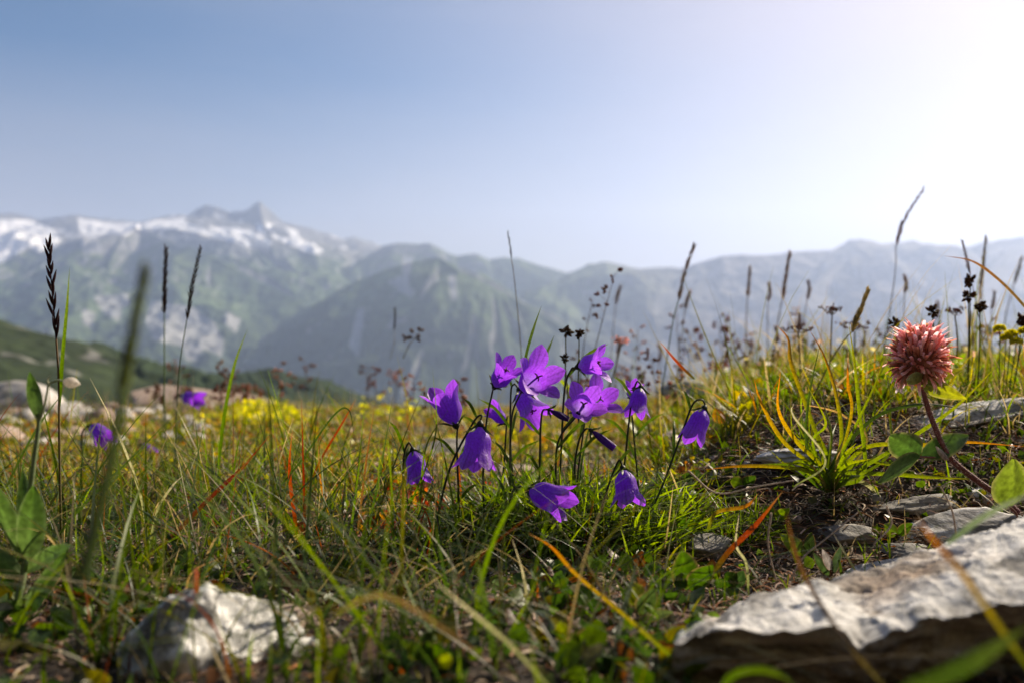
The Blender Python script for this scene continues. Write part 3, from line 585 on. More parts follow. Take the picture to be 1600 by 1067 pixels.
def harebell(base, mouth, stem, openness, label, roll=0., Lf=1., seed=0, bud=False, leaves=True, sw=.0005, style=True, sepal_spread=.7, wilt=False, colmul=1.):
    """base, mouth: (px,py,d). stem: list of (px,py,d) from the ground up to just before the base"""
    b = P(*base); m = P(*mouth); ax = (m-b); L = ax.length*Lf/(1-.25*openness if not bud else 1); ax.normalize()
    foot = gnd(stem[0][0], stem[0][2])
    root = empty('harebell', Vector(foot), label, 'harebell', 'harebells in bloom')
    V, Fc, col = corolla_mesh(L, openness, seed, bud)
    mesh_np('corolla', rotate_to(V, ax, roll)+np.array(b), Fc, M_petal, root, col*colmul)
    # calyx cup with five thin sepals
    mb = MB(); ellipsoid(mb, np.array(b)-np.array(ax)*L*.12, ax, L*.22, L*.085, np.array(DKG), 8, 10); mb.build('calyx', M_stem, root)
    for i in range(5):
        a = roll+i*2*np.pi/5+.6; rr_ = L*.07
        loc = np.array([[math.cos(a)*rr_, math.sin(a)*rr_, .0], [math.cos(a)*(rr_+L*.20*sepal_spread), math.sin(a)*(rr_+L*.20*sepal_spread), L*.12], [math.cos(a)*(rr_+L*.42*sepal_spread), math.sin(a)*(rr_+L*.42*sepal_spread), L*.30*(1.2-sepal_spread)+L*.04]])
        mb = MB(); ribbon(mb, rotate_to(loc, ax, 0)+np.array(b), .0009, [DKG, GRN, (.30, .28, .12)], 8); mb.build('sepal', M_stem, root)
    if style and openness > .35:
        mb = MB(); tube(mb, rotate_to(np.array([[0, 0, L*.1], [0, .01*L, L*.35], [0, 0, L*.62]]), ax, 0)+np.array(b), .0004, .0005, (.35, .22, .5), 8, 5)
        for i in range(3):
            a = i*2.1+seed; e = np.array([[0, 0, L*.62], [math.cos(a)*L*.05, math.sin(a)*L*.05, L*.68], [math.cos(a)*L*.11, math.sin(a)*L*.11, L*.67]])
            tube(mb, rotate_to(e, ax, 0)+np.array(b), .00045, .0003, (.16, .05, .10), 6, 5)
        mb.build('style', M_petal, root)
    mb = MB(); pts = [Vector(foot)]+[P(*q) for q in stem[1:]]+[b-ax*L*.10]
    c = tube(mb, pts, sw*1.15, sw*.8, [(.045, .075, .02), (.03, .028, .015)], 44, 6); mb.build('stem', M_stem, root)
    if leaves:
        r = np.random.default_rng(seed+50)
        for i in range(3):
            q = c[int(5+i*9+r.integers(0, 4))]; a = r.uniform(0, 6.28); s_ = r.uniform(.010, .020)
            mb = MB(); ribbon(mb, [q, q+np.array([math.cos(a)*s_*.5, math.sin(a)*s_*.3, s_*.55]), q+np.array([math.cos(a)*s_, math.sin(a)*s_*.6, s_*.8])], .0014, [GRN, (.08, .13, .02), (.12, .16, .03)], 10); mb.build('leaf', M_leaf, root)
    return root
D = .37
HB = [
 ((712,663,D),(688,606,D-.004),[(720,860,D),(717,780,D),(714,700,D)],.42,'harebell facing up and left at the top left of the clump',.3,3),
 ((750,664,D-.01),(742,733,D-.014),[(672,865,D-.01),(700,740,D-.008),(738,662,D-.006),(752,648,D-.008)],.30,'large harebell hanging straight down, the darkest wide bell left of centre',.5,4),
 ((645,703,D),(656,755,D-.003),[(628,870,D),(630,780,D),(631,715,D),(638,692,D)],.22,'narrow harebell hanging apart from the others, lowest at the left of the clump',.2,5),
 ((773,604,D+.004),(797,569,D-.002),[(758,850,D),(755,740,D+.004),(760,660,D+.004)],.5,'harebell opening up and right on a dark stem, second from the left along the top',.9,6),
 ((818,608,D+.004),(846,584,D-.009),[(800,850,D+.006),(797,740,D+.006),(800,650,D+.006)],.78,'pink-lit harebell star open towards the viewer at the top centre',1.25,7),
 ((812,610,D+.03),(838,652,D+.022),[(822,850,D+.03),(800,730,D+.03),(798,620,D+.032),(803,600,D+.03)],.6,'shaded harebell nodding right just below the open top centre star',.5,8),
 ((789,660,D+.03),(766,636,D+.026),[(775,840,D+.03),(786,740,D+.03)],.2,'small half open harebell with a white lit side, behind the large dark bell',.5,9),
 ((903,573,D+.01),(945,565,D+.004),[(870,850,D+.01),(876,720,D+.01),(882,610,D+.01),(892,578,D+.01)],.62,'harebell held out sideways to the right, topmost of the clump on an arched stem',.35,10),
 ((903,646,D),(914,628,D-.0115),[(862,850,D),(868,760,D),(872,690,D)],.85,'widest open harebell with its dark forked style in plain view',1.6,11),
 ((918,645,D+.03),(942,618,D+.020),[(900,850,D+.03),(903,740,D+.03)],.8,'pale violet harebell peeping out behind the widest open one',.2,12),
 ((1001,605,D+.02),(993,650,D+.017),[(960,850,D+.02),(975,730,D+.02),(985,640,D+.02),(994,598,D+.02)],.25,'harebell hanging with pale lit petals on the thin stem right of centre',.7,13),
 ((986,622,D+.05),(991,600,D+.045),[(1000,800,D+.05),(992,700,D+.05)],.4,'small violet harebell mostly hidden behind the pale-lit hanging one',.7,14),
 ((1100,638,D),(1078,692,D-.003),[(992,870,D),(1030,770,D),(1064,680,D),(1082,632,D),(1096,624,D)],.08,'closed dark harebell drooping from the long arched stem at the right end',.4,15),
 ((973,732,D-.015),(984,790,D-.02),[(890,930,D-.02),(925,840,D-.015),(950,760,D-.015),(966,720,D-.015)],.34,'harebell hanging at the lower right over the green cushion',.85,16),
 ((826,764,D-.03),(892,789,D-.037),[(780,930,D-.03),(790,820,D-.03),(800,770,D-.03),(812,760,D-.03)],.24,'harebell lying nearly sideways, lowest and nearest of the clump',.55,17),
]
for b, m, st, op, lb, ro, sd in HB: harebell(b, m, st, op, lb, ro, seed=sd)
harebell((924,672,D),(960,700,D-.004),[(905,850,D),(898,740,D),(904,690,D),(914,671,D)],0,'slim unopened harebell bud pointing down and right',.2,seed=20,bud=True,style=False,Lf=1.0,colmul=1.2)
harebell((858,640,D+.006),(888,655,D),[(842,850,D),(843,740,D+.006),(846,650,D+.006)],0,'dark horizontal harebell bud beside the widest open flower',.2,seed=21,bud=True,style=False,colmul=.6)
for b, m, st, op, lb, ro, sd in [
 ((143,665,.62),(170,688,.61),[(150,810,.62),(133,740,.62),(128,680,.62)],.0,'blurred harebell drooping behind the grass at the far left',.2,31),
 ((284,618,1.0),(314,626,.99),[(285,740,1.0),(278,680,1.0),(272,630,1.0)],.0,'distant blurred harebell lying level in front of the beige mound',.2,32),
 ((222,694,.9),(242,710,.9),[(225,790,.9),(218,730,.9),(216,700,.9)],.1,'tiny blurred harebell low in the grass between the two distant ones',.2,33)]:
    harebell(b, m, st, op, lb, ro, seed=sd, sw=.0009, leaves=False)

# ------------------------------------------------------------------ red clover
ROOTD = .355
cl = empty('red_clover', Vector(gnd(1575, .36)), 'pink red clover blossom on a hairy red stem leaning over the rocks', 'clover')
hc = P(1437, 563, ROOTD); mm = ROOTD/F
mb = MB(); stem_pts = [P(1590, 800, .352), P(1562, 776, .353), P(1515, 742, .355), P(1482, 712, .355), P(1462, 670, .355), P(1449, 635, .355), P(1441, 604, .355)]
cst = tube(mb, stem_pts, 5.2*mm, 3.9*mm, [(.15, .045, .05), (.16, .05, .045)], 60, 8); mb.build('stem', M_stem, cl)
r = np.random.default_rng(9); mb = MB()
for i in range(900):
    q = cst[r.integers(0, 59)]; dv = r.normal(size=3); dv /= np.linalg.norm(dv); s_ = r.uniform(2, 5)*mm
    ribbon(mb, [q+dv*2*mm, q+dv*(4*mm+s_*.6), q+dv*(5*mm+s_)+np.array([0, 0, -.5*mm])], .00012, [(.5, .42, .38)], 3)
mb.build('stem_hairs', M_dry, cl)
def floret_mesh(seed, tip, basec, L=1.):
    mb = MB(); r = np.random.default_rng(seed); n = 9; k = 7; u = np.linspace(0, 1, n); th = np.linspace(0, 2*np.pi, k, endpoint=False)
    rr_ = (.085+.09*u-.10*np.clip(u-.7, 0, 1)*3)*(1+.25*np.sin(u*3)); cxx = .22*u**2
    V = np.stack([cxx[:, None]+rr_[:, None]*np.cos(th)*.6, rr_[:, None]*np.sin(th), u[:, None]+0*th], -1)
    c = np.array(basec)*(1-u[:, None])+np.array(tip)*u[:, None]; mb.add((V*L).reshape(-1, 3), grid_faces(n, k, True), np.repeat(c, k, 0))
    # banner petal folding back above the tube
    n2 = 7; u = np.linspace(0, 1, n2); wv = np.array([-1, -.5, 0, .5, 1]); wd = .15*np.sin(np.clip(u*.62+.2, 0, 1)*np.pi)
    V = np.stack([(.10+.25*u+.22*u**2)[:, None]-np.abs(wv)[None]*wd[:, None]*.6, wv[None]*wd[:, None], (.55+.75*u)[:, None]+0*wv], -1)
    c = np.array(basec)*(1-u[:, None])*.5+np.array(tip)*(.5+.7*u[:, None]); mb.add((V*L).reshape(-1, 3), grid_faces(n2, 5), np.clip(np.repeat(c, 5, 0), 0, .9))
    me_o = mb.build('floret', M_floret); me = me_o.data; bpy.data.objects.remove(me_o); return me
PK = [((.92,.56,.58), (.74,.36,.33)), ((.94,.66,.68), (.76,.46,.42)), ((.84,.46,.38), (.62,.28,.18)), ((.60,.26,.18), (.34,.11,.06)), ((.50,.27,.16), (.26,.12,.06)), ((.90,.62,.64), (.68,.42,.40))]
fm_ = [floret_mesh(i, *PK[i]) for i in range(6)]
upv = Vector((-.10, -.12, 1)).normalized(); NF = 100
for i in range(NF):
    z = .97-(i+.5)/NF*1.66; a = i*2.39996; sxy = math.sqrt(max(0, 1-z*z)); dv = Vector((math.cos(a)*sxy, math.sin(a)*sxy, z)); q = Vector((0, 0, 1)).rotation_difference(upv); dv = q@dv
    fo = bpy.data.objects.new('floret', None) if False else bpy.data.objects.new('floret', fm_[(r.choice([0,1,5,2]) if z > .35 else r.choice([2,3,0]) if z > -.15 else r.choice([3,4,2]) if z > -.42 else r.choice([5,1,0]))])
    C.objects.link(fo); s_ = mm*r.uniform(16, 22)*(1.1 if z > .2 else .95)
    st = hc+Vector((dv.x*mm*28, dv.y*mm*28, dv.z*mm*38+3*mm))+Vector((0, 0, -2*mm)); dd_ = (dv+Vector((0, 0, .05+.95*float(sstep(-.35, .35, z)) if z > -.45 else -.35))+Vector(r.normal(size=3))*.13).normalized()
    qz = Vector((0, 0, 1)).rotation_difference(dd_); fo.rotation_mode = 'QUATERNION'; fo.rotation_quaternion = qz@Quaternion((0, 0, 1), r.uniform(-.5, .5)+a)
    fo.location = st-cl.location; fo.scale = (s_*.85, s_*.85, s_*1.05); fo.parent = cl
mb = MB(); ellipsoid(mb, np.array(hc)+np.array([0, 0, -mm*38]), (0, 0, 1), mm*72, mm*30, (.25, .09, .05), 12, 14); mb.build('receptacle', M_stem, cl)
def leaf(name, parent, base, tip, width, side, c0, c1, fold=.15, droop=.1, mat=None, teeth=0., n=16, m=9, shape=.75, mark=0., rim=(.35, .30, .15), veins=True, label=None):
    """oval leaf from base to tip; side = across direction hint"""
    base = np.array(base, float); tip = np.array(tip, float); ax = tip-base; L = np.linalg.norm(ax); ax /= L; sd = np.array(side, float); sd -= ax*sd.dot(ax); sd /= np.linalg.norm(sd); nn = np.cross(ax, sd)
    u = np.linspace(0, 1, n); v = np.linspace(-1, 1, m); wd = width*.5*np.sin(np.pi*np.clip(u, .012, .988)**shape)**.72
    V = base+u[:, None, None]*L*ax+(wd[:, None]*v[None])[..., None]*sd+((np.abs(v)**1.4)[None]*wd[:, None]*fold-droop*L*(u**2)[:, None])[..., None]*nn
    V = V+(fbm(u[:, None]*3+base[0]*900, v[None]*1.5+0*u[:, None], o=2, seed=int(abs(base[0])*1e4) % 97)*width*.05)[..., None]*nn
    vn = np.exp(-(v/.10)**2)[None]*.45+(0.25*np.exp(-((((u[:, None]*9-np.abs(v)[None]*2.5) % 1)-.5)/.22)**2) if veins else 0)
    c = np.array(c0)*(1-u[:, None, None])+np.array(c1)*u[:, None, None]+0*v[None, :, None]; c = c*(1-.12+.75*vn[..., None])
    e = (np.abs(v) > .96)[None, :, None]; c = np.where(e & (np.ones(c.shape) > 0), c*.5+np.array(rim)*.5, c)
    o = mesh_np(name, V.reshape(-1, 3), grid_faces(n, m), mat or M_leaf, parent, np.clip(c, 0, .9).reshape(-1, 3))
    if label: o['label'] = label
    return o
LG = (.055, .10, .03); LG2 = (.08, .13, .035); LY = (.22, .26, .04)
mb = MB()
for i in range(230):                                            # short inner florets packed between the long ones
    z = .98-(i+.5)/230*1.7; a = i*2.39996+.7; sxy = math.sqrt(max(0, 1-z*z)); dv = Quaternion((0, 1, 0), -.1)@Vector((math.cos(a)*sxy, math.sin(a)*sxy, z))
    dd_ = (dv+Vector((0, 0, .9*float(sstep(-.3, .4, z))))+Vector(r.normal(size=3))*.2).normalized(); s_ = mm*r.uniform(12, 20)
    p0 = np.array(hc)+np.array([dv.x*mm*27, dv.y*mm*27, dv.z*mm*37+2*mm]); d_ = np.array(dd_); n_ = np.cross(d_, r.normal(size=3)); n_ /= np.linalg.norm(n_)
    k = r.integers(0, 6); tube(mb, [p0, p0+d_*s_*.6+n_*s_*.05, p0+d_*s_+n_*s_*.2], s_*.10, s_*.13, [PK[k][1], PK[k][0]], 7, 6)
tag(mb.build('inner_florets', M_floret, cl), kind='stuff')
# bracts under the head
leaf('bract', cl, P(1443,598,.354), P(1507,574,.350), 17*mm, (0,.3,1), (.14,.17,.03), (.22,.22,.05), shape=.8)
leaf('bract', cl, P(1443,598,.352), P(1510,625,.346), 28*mm, (.2,-.4,1), (.16,.20,.03), (.30,.30,.06), shape=.6)
leaf('bract', cl, P(1445,590,.348), P(1408,592,.335), 20*mm, (0,-.3,1), (.10,.11,.03), (.16,.14,.04), shape=.8)
# stipule and leaves of the clover
leaf('stipule', cl, P(1482,718,.353), P(1458,697,.350), 12*mm, (0,.2,1), (.35,.22,.18), (.45,.35,.28), shape=.8)
mb = MB(); tube(mb, [P(1480,716,.354), P(1455,714,.352), P(1436,713,.350)], 2*mm, 1.5*mm, (.20, .08, .07), 8, 6); mb.build('petiole', M_stem, cl)
leaf('leaflet', cl, P(1437,713,.350), P(1386,676,.344), 48*mm, (.6,-.35,.75), LG, LG2, fold=.2)
leaf('leaflet', cl, P(1436,714,.350), P(1364,748,.342), 43*mm, (.3,-.3,.9), LG, LG2, fold=.12)
leaf('leaflet', cl, P(1440,711,.352), P(1520,678,.358), 36*mm, (.0,.3,1), LG, LG2, fold=.2)
cl2 = empty('clover_leaf', Vector(gnd(1585, .36)), 'single large rounded yellow green clover leaf at the right border', 'leaf')
leaf('leaflet', cl2, P(1577,790,.33), P(1582,716,.325), 66*mm*.95, (1,.2,0), (.16,.22,.05), (.20,.26,.06), fold=.08, droop=.03)
mb = MB(); tube(mb, [Vector(gnd(1590,.33)), P(1590,810,.33), P(1577,790,.33)], 1.6*mm, 1.3*mm, (.2, .09, .07), 10, 6); mb.build('petiole', M_stem, cl2)
# ------------------------------------------------------------------ low round-leaved plants in the foreground
def leafplant(name, foot, leaves_, label, cat='plant', group=None, mat=None):
    """leaves_: (base, tip, width px, side vector, colour)"""
    b0 = leaves_[0][0]; k = solve(b0[0], b0[1], .004)/b0[2]; foot = (foot[0], b0[2]*k+.004)
    rt = empty(name, Vector(gnd(*foot)), label, cat, group); f = Vector(gnd(*foot))
    for b, t, wpx, sd, c in leaves_:
        b = (b[0], b[1], b[2]*k); t = (t[0], t[1], t[2]*k)
        B = P(*b); T = P(*t); m_ = b[2]/F
        leaf('leaf', rt, B, T, wpx*m_, sd, np.array(c)*.85, c, fold=.14, rim=(.30, .16, .10), mat=mat)
        mb = MB(); tube(mb, [f, (f+B)/2+Vector((0, 0, .002)), B], .8*m_, .6*m_, (.16, .08, .05), 8, 5); mb.build('petiole', M_stem, rt)
    return rt
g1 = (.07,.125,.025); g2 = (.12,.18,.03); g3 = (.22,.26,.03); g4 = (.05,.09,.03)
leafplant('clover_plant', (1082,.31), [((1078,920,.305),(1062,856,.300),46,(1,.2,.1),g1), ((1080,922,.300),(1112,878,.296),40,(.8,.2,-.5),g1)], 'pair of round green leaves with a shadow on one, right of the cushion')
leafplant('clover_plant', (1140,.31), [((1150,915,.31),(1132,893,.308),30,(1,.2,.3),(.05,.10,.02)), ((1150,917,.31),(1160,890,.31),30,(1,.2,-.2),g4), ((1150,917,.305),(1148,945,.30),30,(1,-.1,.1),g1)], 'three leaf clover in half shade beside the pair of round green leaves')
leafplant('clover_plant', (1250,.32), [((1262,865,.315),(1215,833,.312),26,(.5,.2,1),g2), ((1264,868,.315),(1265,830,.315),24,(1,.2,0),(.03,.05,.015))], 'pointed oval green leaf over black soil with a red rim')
leafplant('small_plant', (1300,.30), [((1302,892,.298),(1282,856,.296),15,(1,.2,.6),(.30,.27,.25)), ((1303,895,.298),(1312,850,.298),17,(1,.2,0),(.06,.09,.04)), ((1298,900,.298),(1268,862,.298),16,(1,.2,.4),(.07,.11,.04))], 'tiny seedling with one silvery pink underside leaf')
leafplant('clover_plant', (990,.30), [((1000,945,.30),(985,908,.297),38,(.8,.2,.6),(.13,.15,.03)), ((1003,962,.297),(1020,915,.294),36,(1,.2,-.2),(.06,.09,.03)), ((1005,965,.295),(1050,955,.291),18,(0,.3,1),(.10,.13,.05))], 'cupped olive leaves below the cushion')
leafplant('clover_plant', (905,.275), [((905,1010,.27),(885,990,.268),34,(1,.2,.6),g2), ((910,1008,.27),(932,975,.268),34,(1,.2,-.4),(.10,.15,.03)), ((930,1005,.268),(945,985,.266),30,(1,.2,.0),g3), ((880,1000,.27),(875,968,.27),26,(1,.2,.0),g3)], 'sunlit yellow green leaves at the lower edge below the cushion')
leafplant('clover_plant', (655,.275), [((660,1030,.27),(640,1000,.268),30,(1,.2,.6),g2), ((662,1032,.27),(668,1000,.27),28,(1,.2,0),g1), ((690,1045,.268),(700,1018,.266),26,(1,.2,-.2),g3), ((735,1030,.27),(752,1010,.27),26,(1,.2,-.2),g2)], 'low green leaves at the bottom centre edge')
leafplant('seedling', (555,.315), [((548,932,.31),(572,930,.308),14,(0,.3,1),g3), ((547,932,.31),(562,912,.312),20,(.8,.2,.4),g1), ((545,930,.31),(536,912,.31),12,(1,.2,.4),g2)], 'small three leaved seedling standing alone in the turf left of centre')
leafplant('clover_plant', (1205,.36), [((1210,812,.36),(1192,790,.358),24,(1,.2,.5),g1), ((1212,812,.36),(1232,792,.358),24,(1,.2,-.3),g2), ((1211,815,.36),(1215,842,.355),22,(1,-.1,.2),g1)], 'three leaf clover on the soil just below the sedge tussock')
leafplant('clover_plant', (1400,.33), [((1402,835,.33),(1380,818,.33),22,(1,.2,.5),g2), ((1404,835,.33),(1424,816,.33),22,(1,.2,-.3),g1)], 'small pair of clover leaves in the gap between the rock ledges')
leafplant('clover_plant', (1155,.44), [((1160,757,.44),(1140,748,.438),20,(1,.2,.6),g2), ((1162,758,.44),(1180,742,.438),22,(1,.2,-.3),(.05,.09,.02))], 'round dark leaf beneath the drooping closed harebell', 'plant')
leafplant('clover_plant', (1045,.40), [((1050,838,.37),(1040,805,.368),24,(1,.2,.6),g2), ((1052,838,.37),(1070,800,.368),24,(1,.2,-.3),g1), ((1120,775,.42),(1150,745,.42),20,(1,.2,-.3),g2)], 'green oval leaves at the right foot of the cushion', 'plant')
# yellow-green backlit leafy shoots
def shoot(foot, top, n, L, wpx, c, label, group=None, name='leafy_shoot', spread=1.):
    rt = empty(name, Vector(gnd(*foot)), label, 'plant', group); f = Vector(gnd(*foot)); T = P(*top); m_ = foot[1]/F; r = np.random.default_rng(int(foot[0]))
    mb = MB(); cc = tube(mb, [f, (f+T)/2+Vector((.001, 0, 0)), T], 1.8*m_, .8*m_, (.10, .13, .03), 30, 6); mb.build('stem', M_stem, rt)
    for i in range(n):
        q = cc[int(4+(25*i)/n)]; a = i*2.4+r.uniform(-.3, .3); l = L*m_*r.uniform(.8, 1.15)*(1-.35*i/n); dv = np.array([math.cos(a)*spread, math.sin(a)*spread*.7, .9]); dv /= np.linalg.norm(dv)
        leaf('leaf', rt, q, q+dv*l, wpx*m_, (-math.sin(a), math.cos(a), .1), np.array(c)*.8, np.array(c)*r.uniform(.9, 1.2), fold=.2, n=10, m=5, veins=False)
YL = (.30, .33, .04)
shoot((1165,.52), (1160,640,.52), 12, 46, 16, (.42,.40,.04), 'yellow leafy shoot standing left of the sedge tussock')
shoot((1120,.56), (1140,655,.56), 7, 34, 12, (.36,.36,.04), 'small yellow shoot at the foot of the stone ledge')
for i, (px, d, ty) in enumerate([(1505,.72,590),(1530,.76,600),(1555,.70,610),(1490,.80,570),(1590,.75,590),(1440,.85,600),(1330,.9,590)]):
    shoot((px, d), (px+random.uniform(-10, 10), ty, d), 7, 62, 24, (.26+.03*(i % 3),.36,.03), 'broad glowing green leaf shoot on the bank behind the pink clover', 'glowing leaf shoots behind the clover')
shoot((1000,.9), (985,590,.9), 9, 42, 12, (.16,.24,.03), 'green leafy shoot behind the hanging pale harebell')
shoot((885,.62), (893,590,.62), 8, 50, 12, (.24,.30,.03), 'yellow green shoot between the two brown seed heads and the topmost harebell')

# yarrow-like feathery leaves
def feather(p0, p1, label, wpx=26, n=22, c=(.10,.17,.03)):
    rt = empty('feathery_leaf', P(*p0), label, 'leaf', 'feathery yarrow leaves'); m_ = p0[2]/F; a = P(*p0); b = P(*p1); mb = MB()
    cc = tube(mb, [a, (a+b)/2+Vector((-.003, 0, -.001)), b], 1.4*m_, .5*m_, (.16,.20,.06), 40, 5); mb.build('midrib', M_stem, rt)
    r = np.random.default_rng(int(p0[0])); t, A, B = frames(cc); mb = MB()
    for i in range(8, 40):
        u = (i-8)/32
        for s_ in (-1, 1):
            l = wpx*m_*math.sin(math.pi*min(.97, .25+u*.75))**.7; dv = A[i]*s_+t[i]*.55+B[i]*r.uniform(-.3, .5); dv /= np.linalg.norm(dv); q = cc[i]
            ribbon(mb, [q, q+dv*l*.5, q+dv*l], 1.6*m_, [c, (.18,.25,.05)], 6)
            for k in range(5):
                e = q+dv*l*(.25+.17*k); d2 = dv*.6+B[i]*r.uniform(-1, 1)+t[i]*r.uniform(-.6, .9); d2 /= np.linalg.norm(d2); ribbon(mb, [e, e+d2*l*.13, e+d2*l*.28], 1.5*m_, [c, (.24,.30,.08)], 4)
    mb.build('blade', M_leaf, rt)
feather((300,935,.36), (402,800,.37), 'pale feathery yarrow leaf standing upright left of the white rock', 34)
feather((350,950,.38), (470,850,.385), 'dark feathery leaf arching behind the bright yarrow leaf', 26, c=(.05,.09,.02))

# ------------------------------------------------------------------ individual grass blades and stalks
COL = {'green': [(.06,.10,.02),(.10,.15,.03),(.14,.18,.04)], 'dkgreen': [(.04,.06,.015),(.05,.08,.02),(.08,.10,.03)], 'red': [(.06,.07,.015),(.10,.05,.02),(.22,.05,.025),(.26,.06,.03),(.34,.20,.10)], 'darkred': [(.04,.05,.015),(.09,.03,.02),(.22,.04,.03)],
 'orange': [(.12,.16,.03),(.20,.17,.04),(.30,.18,.05),(.34,.14,.05),(.30,.19,.10)], 'tan': [(.16,.15,.05),(.32,.22,.10),(.40,.26,.14)], 'pale': [(.14,.17,.06),(.30,.29,.16),(.45,.40,.28)], 'brown': [(.10,.09,.03),(.16,.09,.04),(.20,.10,.05)], 'sedge': [(.08,.12,.015),(.16,.21,.025),(.20,.19,.03)], 'sedgetip': [(.09,.14,.015),(.20,.21,.025),(.34,.20,.03),(.45,.15,.04)], 'greyg': [(.07,.10,.05),(.12,.15,.09),(.16,.18,.12)]}
def blade(pts, wpx, c, label, rooted=True, group=None, cat='grass stalk', fold=.3, twist=.6, name='grass_stalk', roll=0.):
    p = [P(*q) for q in pts]; m_ = pts[0][2]/F; mb = MB(); ribbon(mb, p, wpx*m_, COL[c], 34, fold, twist, roll=roll)
    return tag(mb.build(name, M_grass), label, cat, group)
def L3(d, *a): return [(x, y, d) for x, y in a]
